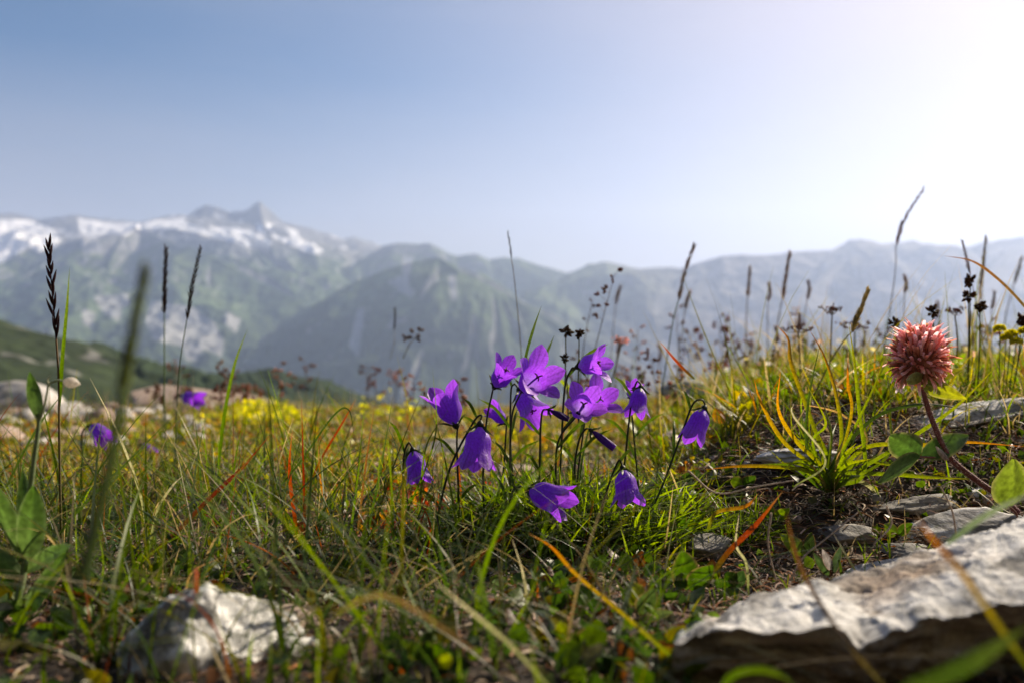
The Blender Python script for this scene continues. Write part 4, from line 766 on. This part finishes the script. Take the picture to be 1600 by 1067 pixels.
BL = [
 (L3(.34,(185,905),(260,845),(330,775),(380,728),(421,680)), 7, 'darkred', 'dark red blade slanting up to the right across the left meadow'),
 (L3(.36,(470,930),(464,840),(452,740),(457,668)), 7, 'red', 'bright red upright blade, the reddest in the left turf'),
 (L3(.36,(482,1000),(477,860),(474,740),(471,622)), 4.5, 'darkred', 'tall thin brown tipped blade right beside the bright red one'),
 (L3(.38,(540,900),(520,820),(502,760),(497,690)), 4, 'orange', 'blade with orange middle, right of the bright red blade'),
 (L3(.36,(530,960),(548,830),(560,730),(570,628)), 4, 'green', 'green upright blade, first of the three tall ones left of the harebells'),
 (L3(.37,(545,960),(558,840),(572,720),(586,632)), 4, 'brown', 'brown edged upright blade, second of the three tall ones left of the harebells'),
 (L3(.37,(556,960),(575,830),(595,730),(614,618)), 4.5, 'dkgreen', 'dark upright blade, third of the three tall ones left of the harebells'),
 (L3(.33,(229,920),(225,800),(190,690),(141,590)), 5, 'pale', 'pale blade with a whitish tip leaning left behind the broad blurred stalk'),
 (L3(.33,(228,880),(245,800),(268,760),(287,742)), 4, 'pale', 'short pale bent blade low in the left turf'),
 (L3(.50,(340,740),(350,650),(366,570),(387,514)), 6, 'green', 'green blade curving up in front of the grey scree'),
 (L3(.40,(420,780),(470,720),(520,650),(545,640),(555,690)), 3, 'dkgreen', 'thin dark blade arching over in the left meadow'),
 (L3(.42,(470,790),(500,720),(535,660),(556,623)), 3.5, 'red', 'short red tipped blade near the yellow moss'),
 (L3(.35,(590,900),(640,790),(680,680),(676,575)), 3, 'green', 'thin green blade rising left of the up-facing harebell'),
 (L3(.36,(700,900),(640,840),(600,760),(632,720)), 3, 'dkgreen', 'thin dark blade looping beside the narrow hanging harebell'),
 (L3(.36,(640,900),(655,800),(665,700),(700,640)), 3, 'olive' if 'olive' in COL else 'green', 'olive blade crossing behind the narrow hanging harebell'),
 ([(1060,1035,.20),(980,965,.22),(900,897,.245),(862,855,.25),(825,832,.255)], 8.5, 'orange', 'long blade with a burnt orange tip crossing in front of the cushion'),
 ([(955,1080,.21),(962,1010,.22),(975,950,.23),(988,905,.235),(998,868,.24)], 8, 'greyg', 'grey green upright blade at the lower edge right of centre'),
 ([(845,1075,.25),(830,980,.255),(818,900,.26),(800,840,.26)], 5, 'pale', 'pale bent blade below the sideways harebell'),
 ([(1390,1080,.15),(1330,1010,.16),(1280,940,.175),(1245,870,.185),(1228,800,.19)], 8, 'brown', 'blurred brown blade crossing the left part of the big slab'),
 ([(1620,1060,.13),(1560,975,.135),(1500,890,.14),(1460,845,.145),(1432,808,.145)], 9, 'orange', 'blurred orange brown blade crossing the middle of the big slab'),
 ([(1400,1085,.12),(1500,1045,.12),(1610,975,.12)], 26, 'dkgreen', 'wide blurred green blade over the shaded face of the big slab'),
 ([(1480,850,.19),(1540,805,.185),(1620,765,.18)], 9, 'greyg', 'blurred grey green blade above the big slab'),
 ([(1125,1085,.15),(1145,1055,.15),(1185,1045,.15),(1225,1055,.15),(1250,1085,.15)], 11, 'green', 'green blade arching low against the dark face of the big slab'),
 ([(1110,900,.30),(1140,860,.30),(1180,820,.30),(1222,768,.30)], 8, 'red', 'red orange blade lying over the black soil'),
 ([(1105,830,.34),(1120,800,.34),(1165,790,.34),(1185,770,.34)], 6, 'orange', 'short orange blade beside the round dark leaf'),
 ([(730,1080,.22),(690,1010,.22),(650,950,.225),(612,850,.23)], 7, 'greyg', 'blurred grey green blade in the lower foreground left of centre'),
 ([(520,960,.15),(600,930,.15),(700,985,.15),(780,1050,.15)], 6, 'tan', 'blurred tan stalk arching along the bottom'),
 ([(870,1085,.17),(800,1010,.17),(730,950,.17),(670,900,.17)], 6, 'pale', 'blurred pale stalk slanting across the bottom centre'),
 ([(775,1085,.21),(768,1000,.21),(755,930,.21),(745,860,.21)], 12, 'dkgreen', 'blurred dark green blade standing at the bottom centre'),
 (L3(.29,(270,1010),(330,950),(380,960),(420,1010),(440,1060)), 5, 'dkgreen', 'dark blade arched over the white pitted rock'),
 (L3(.28,(160,960),(230,990),(310,960),(400,1010)), 4.5, 'dkgreen', 'thin blade lying across the top of the white pitted rock'),
 (L3(.28,(200,1050),(260,1060),(330,1040),(380,1065)), 4, 'brown', 'brown blade lying across the foot of the white pitted rock'),
 (L3(.30,(235,940),(300,930),(370,925),(400,960)), 4, 'pale', 'pale dry blade curling above the white pitted rock'),
 (L3(.34,(690,960),(668,880),(672,820),(650,770)), 4, 'red', 'small red upright blade left of the dark cushion'),
 (L3(.45,(1085,592),(1060,568),(1030,533)), 4, 'red', 'thin pinkish red stalk leaning left beyond the clump'),
 (L3(.31,(1650,540),(1600,478),(1560,437),(1520,409),(1475,400)), 4, 'brown', 'thin brown blade arching in from the right border above the clover'),
 (L3(.40,(815,600),(822,555),(833,515),(846,478)), 4.5, 'dkgreen', 'dark green blade tip rising behind the open top centre harebell'),
 (L3(.45,(848,570),(855,550),(866,524)), 4, 'dkgreen', 'short dark blade tip just right of the taller one at top centre'),
 (L3(.30,(10,760),(40,700),(70,650),(110,600)), 4, 'dkgreen', 'dark blade slanting behind the white flower bud'),
 (L3(.32,(60,880),(120,800),(200,720),(280,640)), 4, 'dkgreen', 'long dark blade slanting up right under the blurred harebell'),
 (L3(.27,(110,1080),(120,980),(160,900),(150,800)), 5, 'green', 'green blade at the lower left between the leafy plant and white rock'),
 (L3(.27,(300,1080),(292,980),(296,900),(345,870)), 4, 'tan', 'tan blade bent over left of the white pitted rock'),
 (L3(.33,(1240,760),(1290,720),(1240,650),(1240,630)), 3, 'pale', 'dry curled blade at the tussock foot'),
 (L3(.30,(1170,930),(1166,880),(1150,850),(1155,800)), 4, 'pale', 'pale wiry stalk on the black soil'),
 (L3(.29,(1345,905),(1318,860),(1300,830)), 3, 'pale', 'fine pale wire lying on black soil near the seedling'),
]
for pts, wpx, c, lb in BL: blade(pts, wpx, c, lb, cat='grass stalk')
# pale rootlets over the soil
for i, a in enumerate([((1235,905),(1255,870),(1285,845),(1340,800)), ((1495,850),(1488,800),(1470,760)), ((1205,800),(1200,850),(1212,905)), ((1075,735),(1120,770),(1180,760),(1240,750)), ((1180,985),(1140,960),(1100,930)), ((1095,980),(1060,950),(1010,900)), ((1385,790),(1392,820),(1365,850))]):
    mb = MB(); tube(mb, [P(x, y, .315+(.06 if y < 800 else 0)*0) for x, y in a], .00045, .0003, (.42, .34, .28), 20, 5)
    tag(mb.build('root_fibre', M_litter), 'pale bare root fibre trailing over the dark soil', 'root', 'bare root fibres on the soil')
# sedge tussock
tz = empty('sedge_tussock', Vector(gnd(1295, .40)), 'sedge tussock with arching green blades and burnt orange tips', 'sedge'); B0 = (1295, 762, .395); d = .395
SB = [
 ([(1280,690),(1255,620),(1236,565),(1232,530),(1213,508)], 9, 'sedgetip'), ([(1315,690),(1308,620),(1290,560),(1264,514)], 9, 'sedgetip'),
 ([(1280,735),(1225,690),(1190,630),(1178,592)], 8, 'sedgetip'), ([(1285,730),(1245,690),(1216,640),(1219,580)], 8, 'sedgetip'),
 ([(1288,735),(1262,690),(1235,640),(1190,588)], 6, 'sedge'), ([(1262,700),(1262,640),(1272,580),(1284,528)], 6, 'dkgreen'),
 ([(1350,740),(1343,640),(1336,570),(1326,505)], 8, 'sedge'), ([(1310,720),(1345,650),(1372,590),(1393,520)], 7, 'sedge'),
 ([(1300,730),(1318,690),(1330,640),(1338,590)], 8, 'dkgreen'), ([(1320,700),(1370,650),(1430,632),(1480,634),(1530,644)], 7, 'dkgreen'),
 ([(1340,735),(1430,680),(1500,630),(1560,568)], 8, 'sedge'), ([(1260,735),(1200,728),(1150,728),(1103,733)], 7, 'sedgetip'),
 ([(1350,700),(1440,695),(1510,690),(1600,697)], 8, 'sedgetip'), ([(1340,752),(1365,765),(1380,790),(1383,830)], 8, 'pale'),
 ([(1330,650),(1325,600),(1325,550)], 6, 'orange'), ([(1385,715),(1392,650),(1388,570)], 7, 'sedge'), ([(1300,740),(1390,740),(1460,745),(1530,748)], 8, 'sedge'),
 ([(1355,690),(1320,650),(1280,636),(1243,632)], 4, 'tan'), ([(1285,735),(1270,700),(1240,680),(1235,620)], 6, 'sedge'), ([(1305,740),(1330,700),(1345,650)], 7, 'dkgreen'),
 ([(1275,745),(1240,735),(1200,700)], 7, 'sedge'), ([(1310,745),(1350,720),(1400,725),(1450,705)], 6, 'sedge'), ([(1295,735),(1300,680),(1290,640),(1280,610)], 7, 'sedge'), ([(1270,690),(1290,660),(1260,600)], 5, 'sedge'),
 ([(1318,735),(1352,700),(1350,640),(1364,590)], 5, 'sedge'), ([(1290,740),(1250,720),(1225,735),(1215,750)], 6, 'sedge')]
r = np.random.default_rng(77)
for a, wpx, c in SB:
    dz = r.uniform(-.035, .035); dy = [d+dz*(i+1)/len(a) for i in range(len(a))]; m_ = d/F
    mb = MB(); ribbon(mb, [P(B0[0]+r.uniform(-8, 8), B0[1]+r.uniform(-4, 8), d)]+[P(x, y, q) for (x, y), q in zip(a, dy)], wpx*.78*m_, COL[c], 34, .4, r.uniform(-.8, .8)); mb.build('blade', M_grass, tz)
for i in range(26):
    a = r.uniform(-1.3, 1.3); l = r.uniform(40, 110); mb = MB(); x0 = B0[0]+r.uniform(-10, 10)
    ribbon(mb, [P(x0, B0[1]+5, d), P(x0+math.sin(a)*l*.5, B0[1]-math.cos(a)*l*.6, d+r.uniform(-.02, .02)), P(x0+math.sin(a)*l*1.1, B0[1]-math.cos(a)*l+l*.15*abs(a), d+r.uniform(-.04, .04))], 5*d/F, COL[['sedge','green','sedge','dkgreen','tan'][i % 5]], 16, .4, .5); mb.build('blade', M_grass, tz)

# seeding grass stalks
def spikelets(mb, path, n, L, w_, col, r, spread=.35, awn=0.):
    t, A, B = frames(path); m = len(path)
    for i in range(n):
        k = min(m-1, int(i/n*m)); q = path[k]; sd = 1 if i % 2 else -1
        ax = t[k]+A[k]*sd*spread+B[k]*r.uniform(-spread, spread); l = L*r.uniform(.8, 1.1)*(1-.3*i/n)
        ellipsoid(mb, q, ax, l, w_*.48, np.array(col)*r.uniform(.6, 1.4), 7, 6, .8)
def stalk(stem, head, label, hl=12, hw=1.6, n=18, cs='dkgreen', ch=(.07,.035,.03), spread=.3, sw=2.2, group=None, seed=0, name='grass_stalk', rooted=False, hsp=None):
    d = stem[0][2]; m_ = d/F; r = np.random.default_rng(seed); f0 = P(*stem[0]); rt = empty(name, f0, label, 'grass stalk', group)
    mb = MB(); cc = tube(mb, [P(*q) for q in stem]+[P(*head[0])], sw*m_*.5, sw*m_*.35, [COL[cs][0], COL[cs][1]], 30, 5); mb.build('stem', M_stem, rt)
    mb = MB(); hp = spline([P(*q) for q in head], 40); tube(mb, hp, sw*m_*.35, sw*m_*.15, ch, 20, 4); spikelets(mb, hp, n, hl*m_, hw*m_, ch, r, spread); mb.build('seed_head', M_seed, rt); return rt
stalk([(96,860,.33),(93,700,.33),(92,600,.33)], [(88,530,.33),(83,470,.33),(79,420,.33),(77,384,.33)], 'sharp grass stalk with a dark purple overlapping seed head at the far left', 34, 4.6, 17, 'brown', (.045,.018,.022), .22, 4.2, seed=1)
blade(L3(.33,(92,640),(97,560),(104,480),(109,418)), 7, 'green', 'narrow green leaf clasping the purple headed grass stalk')
stalk([(262,790,.70),(257,640,.70),(257,560,.70)], [(257,490,.70),(258,440,.70),(260,390,.70)], 'blurred stalk with a straight dark narrow head, second tall head from the left', 13, 2.6, 44, 'green', (.09,.06,.05), .35, 2.4, seed=2)
stalk([(272,790,.55),(275,680,.55),(280,580,.55)], [(292,500,.55),(300,450,.55),(313,390,.55)], 'stalk with a thin leaning dark head in front of the grey scree', 13, 2.3, 40, 'dkgreen', (.07,.05,.045), .35, 2.2, seed=3)
stalk([(130,900,.115),(165,760,.115),(188,640,.115)], [(192,610,.115),(208,520,.115),(226,425,.115)], 'very near blurred green stalk with a bushy head', 26, 10, 60, 'green', (.20,.24,.07), .35, 20, seed=4)
stalk([(818,600,.6),(812,520,.6),(803,430,.6)], [(799,405,.6),(797,385,.6),(793,362,.6)], 'hair thin stalk with a tiny dark tip rising above the clump to the skyline', 14, 1.8, 7, 'tan', (.06,.045,.045), .1, 1.6, seed=5)
stalk([(1030,640,.75),(1042,560,.75),(1052,500,.75)], [(1060,470,.75),(1070,425,.75),(1085,382,.75)], 'tall stalk with a slender head leaning right, right of the centre', 12, 2.0, 36, 'olive' if 'olive' in COL else 'green', (.26,.20,.16), .35, 2.2, seed=6)
stalk([(1200,640,1.),(1208,560,1.),(1216,500,1.)], [(1222,470,1.),(1228,430,1.),(1234,395,1.)], 'blurred tall stalk whose head just reaches the right skyline', 11, 2.2, 36, 'tan', (.32,.25,.21), .35, 2.2, seed=7)
stalk([(1160,640,1.2),(1164,560,1.2),(1166,500,1.2)], [(1168,465,1.2),(1170,440,1.2),(1172,418,1.2)], 'blurred short dark head left of the one reaching the right skyline', 9, 2.2, 26, 'tan', (.36,.29,.25), .35, 2, seed=8)
stalk([(1370,640,.85),(1385,520,.85),(1398,430,.85)], [(1400,385,.85),(1412,345,.85),(1442,297,.85)], 'tallest stalk on the right with a drooping pinkish plume against the sky', 15, 2., 26, 'tan', (.25,.16,.15), .22, 1.8, seed=9)
stalk([(1540,560,.6),(1530,500,.6),(1522,460,.6)], [(1516,430,.6),(1510,405,.6),(1504,378,.6)], 'thin dark stalk leaning left above the brown seed cluster', 10, 1.8, 20, 'brown', (.18,.11,.09), .3, 1.3, seed=10)
stalk([(1505,620,.95),(1515,540,.95),(1525,500,.95)], [(1530,470,.95),(1535,420,.95),(1540,375,.95)], 'blurred tan plume beside the thin dark leaning stalk', 12, 2.6, 44, 'tan', (.32,.24,.17), .2, 2.6, seed=11)
stalk([(1560,560,1.3),(1572,490,1.3),(1580,460,1.3)], [(1584,445,1.3),(1590,425,1.3),(1596,405,1.3)], 'short hazy plume nearest the right border', 10, 2.4, 24, 'tan', (.30,.24,.2), .2, 2, seed=12)
stalk([(1270,620,.5),(1300,560,.5),(1320,530,.5)], [(1330,520,.5),(1342,490,.5),(1356,455,.5)], 'wide blurred straw plume leaning right behind the tussock', 14, 3, 40, 'tan', (.42,.36,.2), .4, 2.2, seed=13)
stalk([(610,560,1.1),(615,540,1.1),(616,530,1.1)], [(616,516,1.1),(617,500,1.1),(617,484,1.1)], 'small dark lone head floating in front of the green mountain', 9, 2, 22, 'tan', (.09,.08,.06), .12, 1., seed=14)
# branching panicles with little dark spikelets
def panicle(foot, top, label, n=9, spr=24, c=(.15,.06,.05), dot=3., group=None, seed=0, sw=1.8, droop=.3):
    d = foot[2]; m_ = d/F; r = np.random.default_rng(seed); rt = empty('branched_stalk', P(*foot), label, 'grass stalk', group)
    a = P(*foot); b = P(*top); mb = MB(); cc = tube(mb, [a, (a+b)/2+Vector((r.uniform(-4, 4)*m_, 0, 0)), b], sw*m_*.5, sw*m_*.25, [(.12,.12,.04), (.18,.10,.06)], 30, 5); mh = MB()
    for i in range(n):
        q = cc[int(29-(i/n)*13)]; an = r.uniform(0, 6.28); l = spr*m_*r.uniform(.4, 1)*(.5+.5*i/n); dv = np.array([math.cos(an), math.sin(an), r.uniform(.1, .9)]); e = q+dv*l
        tube(mb, [q, q+dv*l*.6, e], .3*m_, .2*m_, (.16,.09,.06), 5, 4)
        for k in range(3): ellipsoid(mh, e+r.normal(size=3)*m_*1.2, dv+r.normal(size=3)*.6, dot*2.2*m_, dot*.6*m_, np.array(c)*r.uniform(.6, 1.5), 6, 6)
    mb.build('stem', M_stem, rt); mh.build('spikelets', M_seed, rt); return rt
panicle((915,600,.7),(960,430,.7),'branched stalk with brown spikelets right above the topmost harebell', 8, 26, (.16,.07,.05), 3.6, seed=1)
panicle((905,600,.8),(925,470,.8),'faint slim stalk left of the branched one above the topmost harebell', 5, 12, (.16,.10,.09), 2.4, seed=2)
panicle((630,560,.9),(655,520,.9),'dark broken spikelet tuft floating before the green mountain', 5, 14, (.10,.06,.04), 4, seed=3)
r = np.random.default_rng(88)
for i in range(60):
    if i < 26: px, d, ty = r.uniform(230, 1010), r.uniform(.9, 2.2), r.uniform(560, 625)
    else: px, d, ty = r.uniform(860, 1600), r.uniform(.75, 1.7), r.uniform(480, 585)
    g = gnd(px, d); gpy = 533.5-g[2]/d*F
    panicle((px, gpy, d), (px+r.uniform(-18, 18), ty, d), 'thin meadow stalk with loose reddish spikelets, blurred against the blue slopes' if i < 26 else 'thin bank stalk with loose brown spikelets, blurred against the hazy slopes', 9, r.uniform(14, 26), [(.24,.12,.09),(.20,.12,.09),(.38,.24,.19)][i % 3], r.uniform(2.4, 4.2), 'reddish stalks at the meadow edge' if i < 26 else 'brown stalks on the right bank', seed=100+i, sw=1.7)
for i in range(16):
    px, d = r.uniform(930, 1620), r.uniform(.9, 1.8); g = gnd(px, d); gpy = 533.5-g[2]/d*F; ty = r.uniform(430, 540); x2 = px+r.uniform(-20, 20)
    stalk([(px, gpy, d), ((px+x2)/2, (gpy+ty)/2, d)], [(x2, ty+28, d), (x2+3, ty+14, d), (x2+r.uniform(0, 8), ty, d)], 'faint slender grass spike among the bank stalks', 9, 2, 26, 'tan', (.36,.28,.24), .35, 1.8, 'faint grass spikes on the right bank', seed=200+i)
# flat dried umbels
def umbel(foot, top, rpx, label, seed=0, c=(.16,.08,.06), group=None):
    d = foot[2]; m_ = d/F; r = np.random.default_rng(seed); rt = empty('dried_umbel', P(*foot), label, 'dried umbel', group); a = P(*foot); b = P(*top)
    mb = MB(); tube(mb, [a, (a+b)/2+Vector((2*m_, 0, 0)), b], 1.5*m_, 1.1*m_, (.14,.11,.05), 20, 6); mh = MB()
    for i in range(10):
        an = i*2.4+r.uniform(-.5, .5); l = rpx*m_*math.sqrt((i+.5)/16); e = np.array(b)+np.array([math.cos(an)*l, math.sin(an)*l, 9*m_-l*.15+r.uniform(-4, 4)*m_]); tube(mb, [b, (np.array(b)+e)/2+np.array([0, 0, -1.5*m_]), e], .5*m_, .4*m_, (.14,.09,.05), 6, 4)
        for k in range(6): ellipsoid(mh, e+r.normal(size=3)*m_*2.5*np.array([1, 1, .4]), r.normal(size=3)+np.array([0, 0, .6]), 4*m_, 1.3*m_, np.array(c)*r.uniform(.6, 1.7), 6, 6)
    mb.build('stem', M_stem, rt); mh.build('seeds', M_seed, rt)
umbel((1250,640,.6),(1247,520,.6),30,'dried brown umbel above the left tip of the tussock',1)
umbel((1290,620,.65),(1300,492,.65),18,'small dried umbel right of the first one, the higher of the pair',2)
umbel((1330,640,.7),(1335,515,.7),28,'dried umbel between the tussock blades and the clover head',3)
umbel((1115,640,.9),(1120,580,.9),24,'reddish dried umbel low at the meadow edge right of the clump',4,(.30,.10,.06))
umbel((940,640,.8),(970,540,.8),14,'tiny whitish pink flower head above the topmost harebell',5,(.55,.38,.35))
umbel((1495,560,.6),(1492,493,.6),16,'small brown umbel between two brown seed clusters',6)
# brown rush capsule clusters
def capsules(foot, tops, rpx, label, seed=0, c=(.045,.025,.012)):
    d = foot[2]; m_ = d/F; r = np.random.default_rng(seed); rt = empty('rush_stalk', P(*foot), label, 'rush'); a = P(*foot)
    for tp in tops:
        b = P(*tp); mb = MB(); tube(mb, [a, (a+b)/2+Vector((1.5*m_, 0, 0)), b], 1.2*m_, .9*m_, (.09,.10,.03), 20, 6); mb.build('stem', M_stem, rt); mb = MB()
        for k in range(22):
            dv = r.normal(size=3); dv /= np.linalg.norm(dv); dv[2] = dv[2]*.9+.25; ellipsoid(mb, np.array(b)+dv*rpx*m_*.25*np.array([1, 1, 1.3]), dv+r.normal(size=3)*.3, rpx*m_*r.uniform(.5, 1.1), rpx*m_*.24, np.array(c)*r.uniform(.5, 2.2), 7, 7)
        mb.build('seed_cluster', M_seed, rt)
capsules((880,640,.48),[(884,518,.48)],11,'dark brown seed cluster on a green stalk, left one of the pair above the clump',1)
capsules((900,640,.48),[(905,522,.48)],9,'dark brown seed cluster, right one of the pair above the clump',2)
capsules((888,650,.48),[(882,560,.48)],7,'small dark seed cluster below the pair above the clump',3)
capsules((1400,640,.55),[(1397,506,.55)],9,'round brown seed cluster just left of the clover head',4,(.07,.035,.015))
capsules((1462,620,.52),[(1457,488,.52)],11,'brown seed cluster directly above the clover head',5,(.07,.035,.015))
capsules((1510,640,.52),[(1516,440,.52),(1513,464,.52)],10,'two brown seed clusters stacked one above the other, highest on the right',6,(.08,.035,.015))
capsules((1525,640,.52),[(1531,480,.52)],10,'brown seed cluster just right of and under the stacked two',7,(.07,.035,.015))
capsules((1585,600,.52),[(1596,502,.52)],12,'brown seed cluster cut by the right border above the yellow flowers',8,(.08,.035,.015))
# yellow flowers
def yflower(foot, tops, rpx, label):
    d = foot[2]; m_ = d/F; r = np.random.default_rng(int(foot[0])); rt = empty('yellow_flower', P(*foot), label, 'flower'); a = P(*foot)
    for tp in tops:
        b = P(*tp); mb = MB(); tube(mb, [a, (a+b)/2, b], .8*m_, .6*m_, (.10,.13,.03), 14, 5); mb.build('stem', M_stem, rt); mb = MB()
        for k in range(40):
            dv = r.normal(size=3); dv /= np.linalg.norm(dv); dv[2] = abs(dv[2])*.9-.2; e = np.array(b)+dv*rpx*m_*.5; s_ = np.cross(dv, r.normal(size=3)); s_ /= np.linalg.norm(s_)
            for pz in range(4):
                an = pz*1.57; n2 = np.cross(dv, s_); q = s_*math.cos(an)+n2*math.sin(an); ribbon(mb, [e, e+(dv*.5+q*.5)*rpx*m_*.22, e+(dv*.6+q)*rpx*m_*.4], rpx*m_*.26, [(.30,.30,.03), (.62,.55,.04)], 4, prof=lambda u: np.sin(np.clip(u*.8+.15, 0, 1)*np.pi))
        mb.build('blossom', M_petal, rt)
yflower((1560,720,.50),[(1562,514,.50),(1580,522,.50),(1588,534,.495),(1600,518,.50),(1572,528,.5)],12,'yellow bedstraw flower head at the right border beside the pink clover')
# yellow flowering patch in the left meadow
r = np.random.default_rng(66); pos = []
for i in range(34):
    px = r.normal(392, 34); d = r.uniform(1.5, 1.9); g = gnd(px, d); top = P(px, r.uniform(618, 655)+abs(px-395)*.25, d); zt = max(top.z, g[2]+.02)
    for k in range(70): pos.append([g[0]+r.normal(0, .016), d+r.normal(0, .02), zt-abs(r.normal(0, .03))])
for i in range(2):
    px = r.uniform(430, 680); d = r.uniform(1.4, 2.2); g = gnd(px, d)
    for k in range(35): pos.append([g[0]+r.normal(0, .02), d+r.normal(0, .02), g[2]+.02+abs(r.normal(0, .02))])
leaflets('yellow_flowers', 0, None, None, (.006, .013), 251, [(.60,.55,.03),(.52,.50,.03),(.35,.38,.04),(.66,.58,.04)], 'clump of yellow flowering bedstraw in the left meadow', pos=np.array(pos), mat=M_petal, cat='flowers', ar=.5)
# extra bright daisies/specks on the right bank
pos = np.array([[*(gnd(px, d)[:2]), gnd(px, d)[2]+r.uniform(.02, .055)] for px, d in zip(r.uniform(980, 1700, 130), r.uniform(.8, 2.0, 130))])
leaflets('pale_florets', 0, None, None, (.004, .009), 252, [(.6,.55,.5),(.5,.3,.25),(.6,.5,.2)], 'tiny pale faded florets on the right bank', pos=pos, mat=M_petal, cat='flowers', ar=.5)

# ------------------------------------------------------------------ campion plant, near left
PC = lambda x, y, d: P(x, y, d*1.07)
cp = empty('campion', PC(0, 1080, .235), 'near leafy plant with broad oval leaves and a white bud at the left border', 'plant'); m_ = .257/F
mb = MB(); cpc = tube(mb, [PC(-5,1090,.235), PC(15,990,.24), PC(38,890,.245), PC(44,800,.25), PC(52,730,.25), PC(60,670,.25), PC(61,645,.25)], 6.5*m_, 2.6*m_, [(.14,.19,.08), (.20,.25,.12)], 50, 8)
tube(mb, [PC(60,662,.25), PC(68,640,.25), PC(74,612,.25), PC(77,600,.25), PC(90,594,.25), PC(101,595,.25)], 2.2*m_, 1.6*m_, (.30,.34,.20), 20, 6)
tube(mb, [PC(77,602,.25), PC(74,592,.25), PC(79,587,.25)], 1.6*m_, .8*m_, (.35,.35,.22), 8, 5); mb.build('stem', M_stem, cp)
CG = (.075, .13, .035)
for b, t, w_, sd in [((42,885,.246),(55,755,.238),60,(1,.25,.05)), ((40,880,.246),(-20,735,.242),54,(.8,-.2,.5)), ((40,890,.246),(104,850,.232),44,(-.2,.6,.8)), ((36,900,.246),(-30,850,.24),40,(.2,.3,.9)), ((40,860,.248),(38,738,.258),36,(1,.4,.1)), ((10,1040,.236),(-10,950,.225),46,(1,.2,.2)), ((40,968,.236),(102,855,.228),42,(.9,.3,.5)), ((60,655,.25),(47,580,.246),30,(1,.5,0))]:
    leaf('leaf', cp, PC(*b), PC(*t), w_*.72*m_, sd, (.11,.16,.06), CG, fold=.22, droop=.05, shape=.9, rim=(.2, .25, .12))
mb = MB(); ellipsoid(mb, PC(99,595,.25), PC(128,600,.25)-PC(99,595,.25), 28*m_, 9*m_, (.62,.58,.52), 14, 12, .9); mb.build('flower_bud', M_petal, cp)

# ------------------------------------------------------------------ valley haze
x0, x1, y0, y1, z0, z1 = -17000, 17000, -90, 14900, -1620, 2420
V = np.array([[x, y, z] for x in (x0, x1) for y in (y0, y1) for z in (z0, z1)], float)
Fh = [[0,1,3,2],[4,6,7,5],[0,4,5,1],[2,3,7,6],[0,2,6,4],[1,5,7,3]]
m, n, o = newmat('haze'); pv = N(n, 'ShaderNodeVolumePrincipled'); pv.inputs['Density'].default_value = 6e-5; pv.inputs['Anisotropy'].default_value = .46; pv.inputs['Color'].default_value = (.54, .67, .97, 1)
n.links.new(pv.outputs[0], o.inputs['Volume'])
hz = mesh_np('haze', V, Fh, m, smooth=False); hz['kind'] = 'stuff'
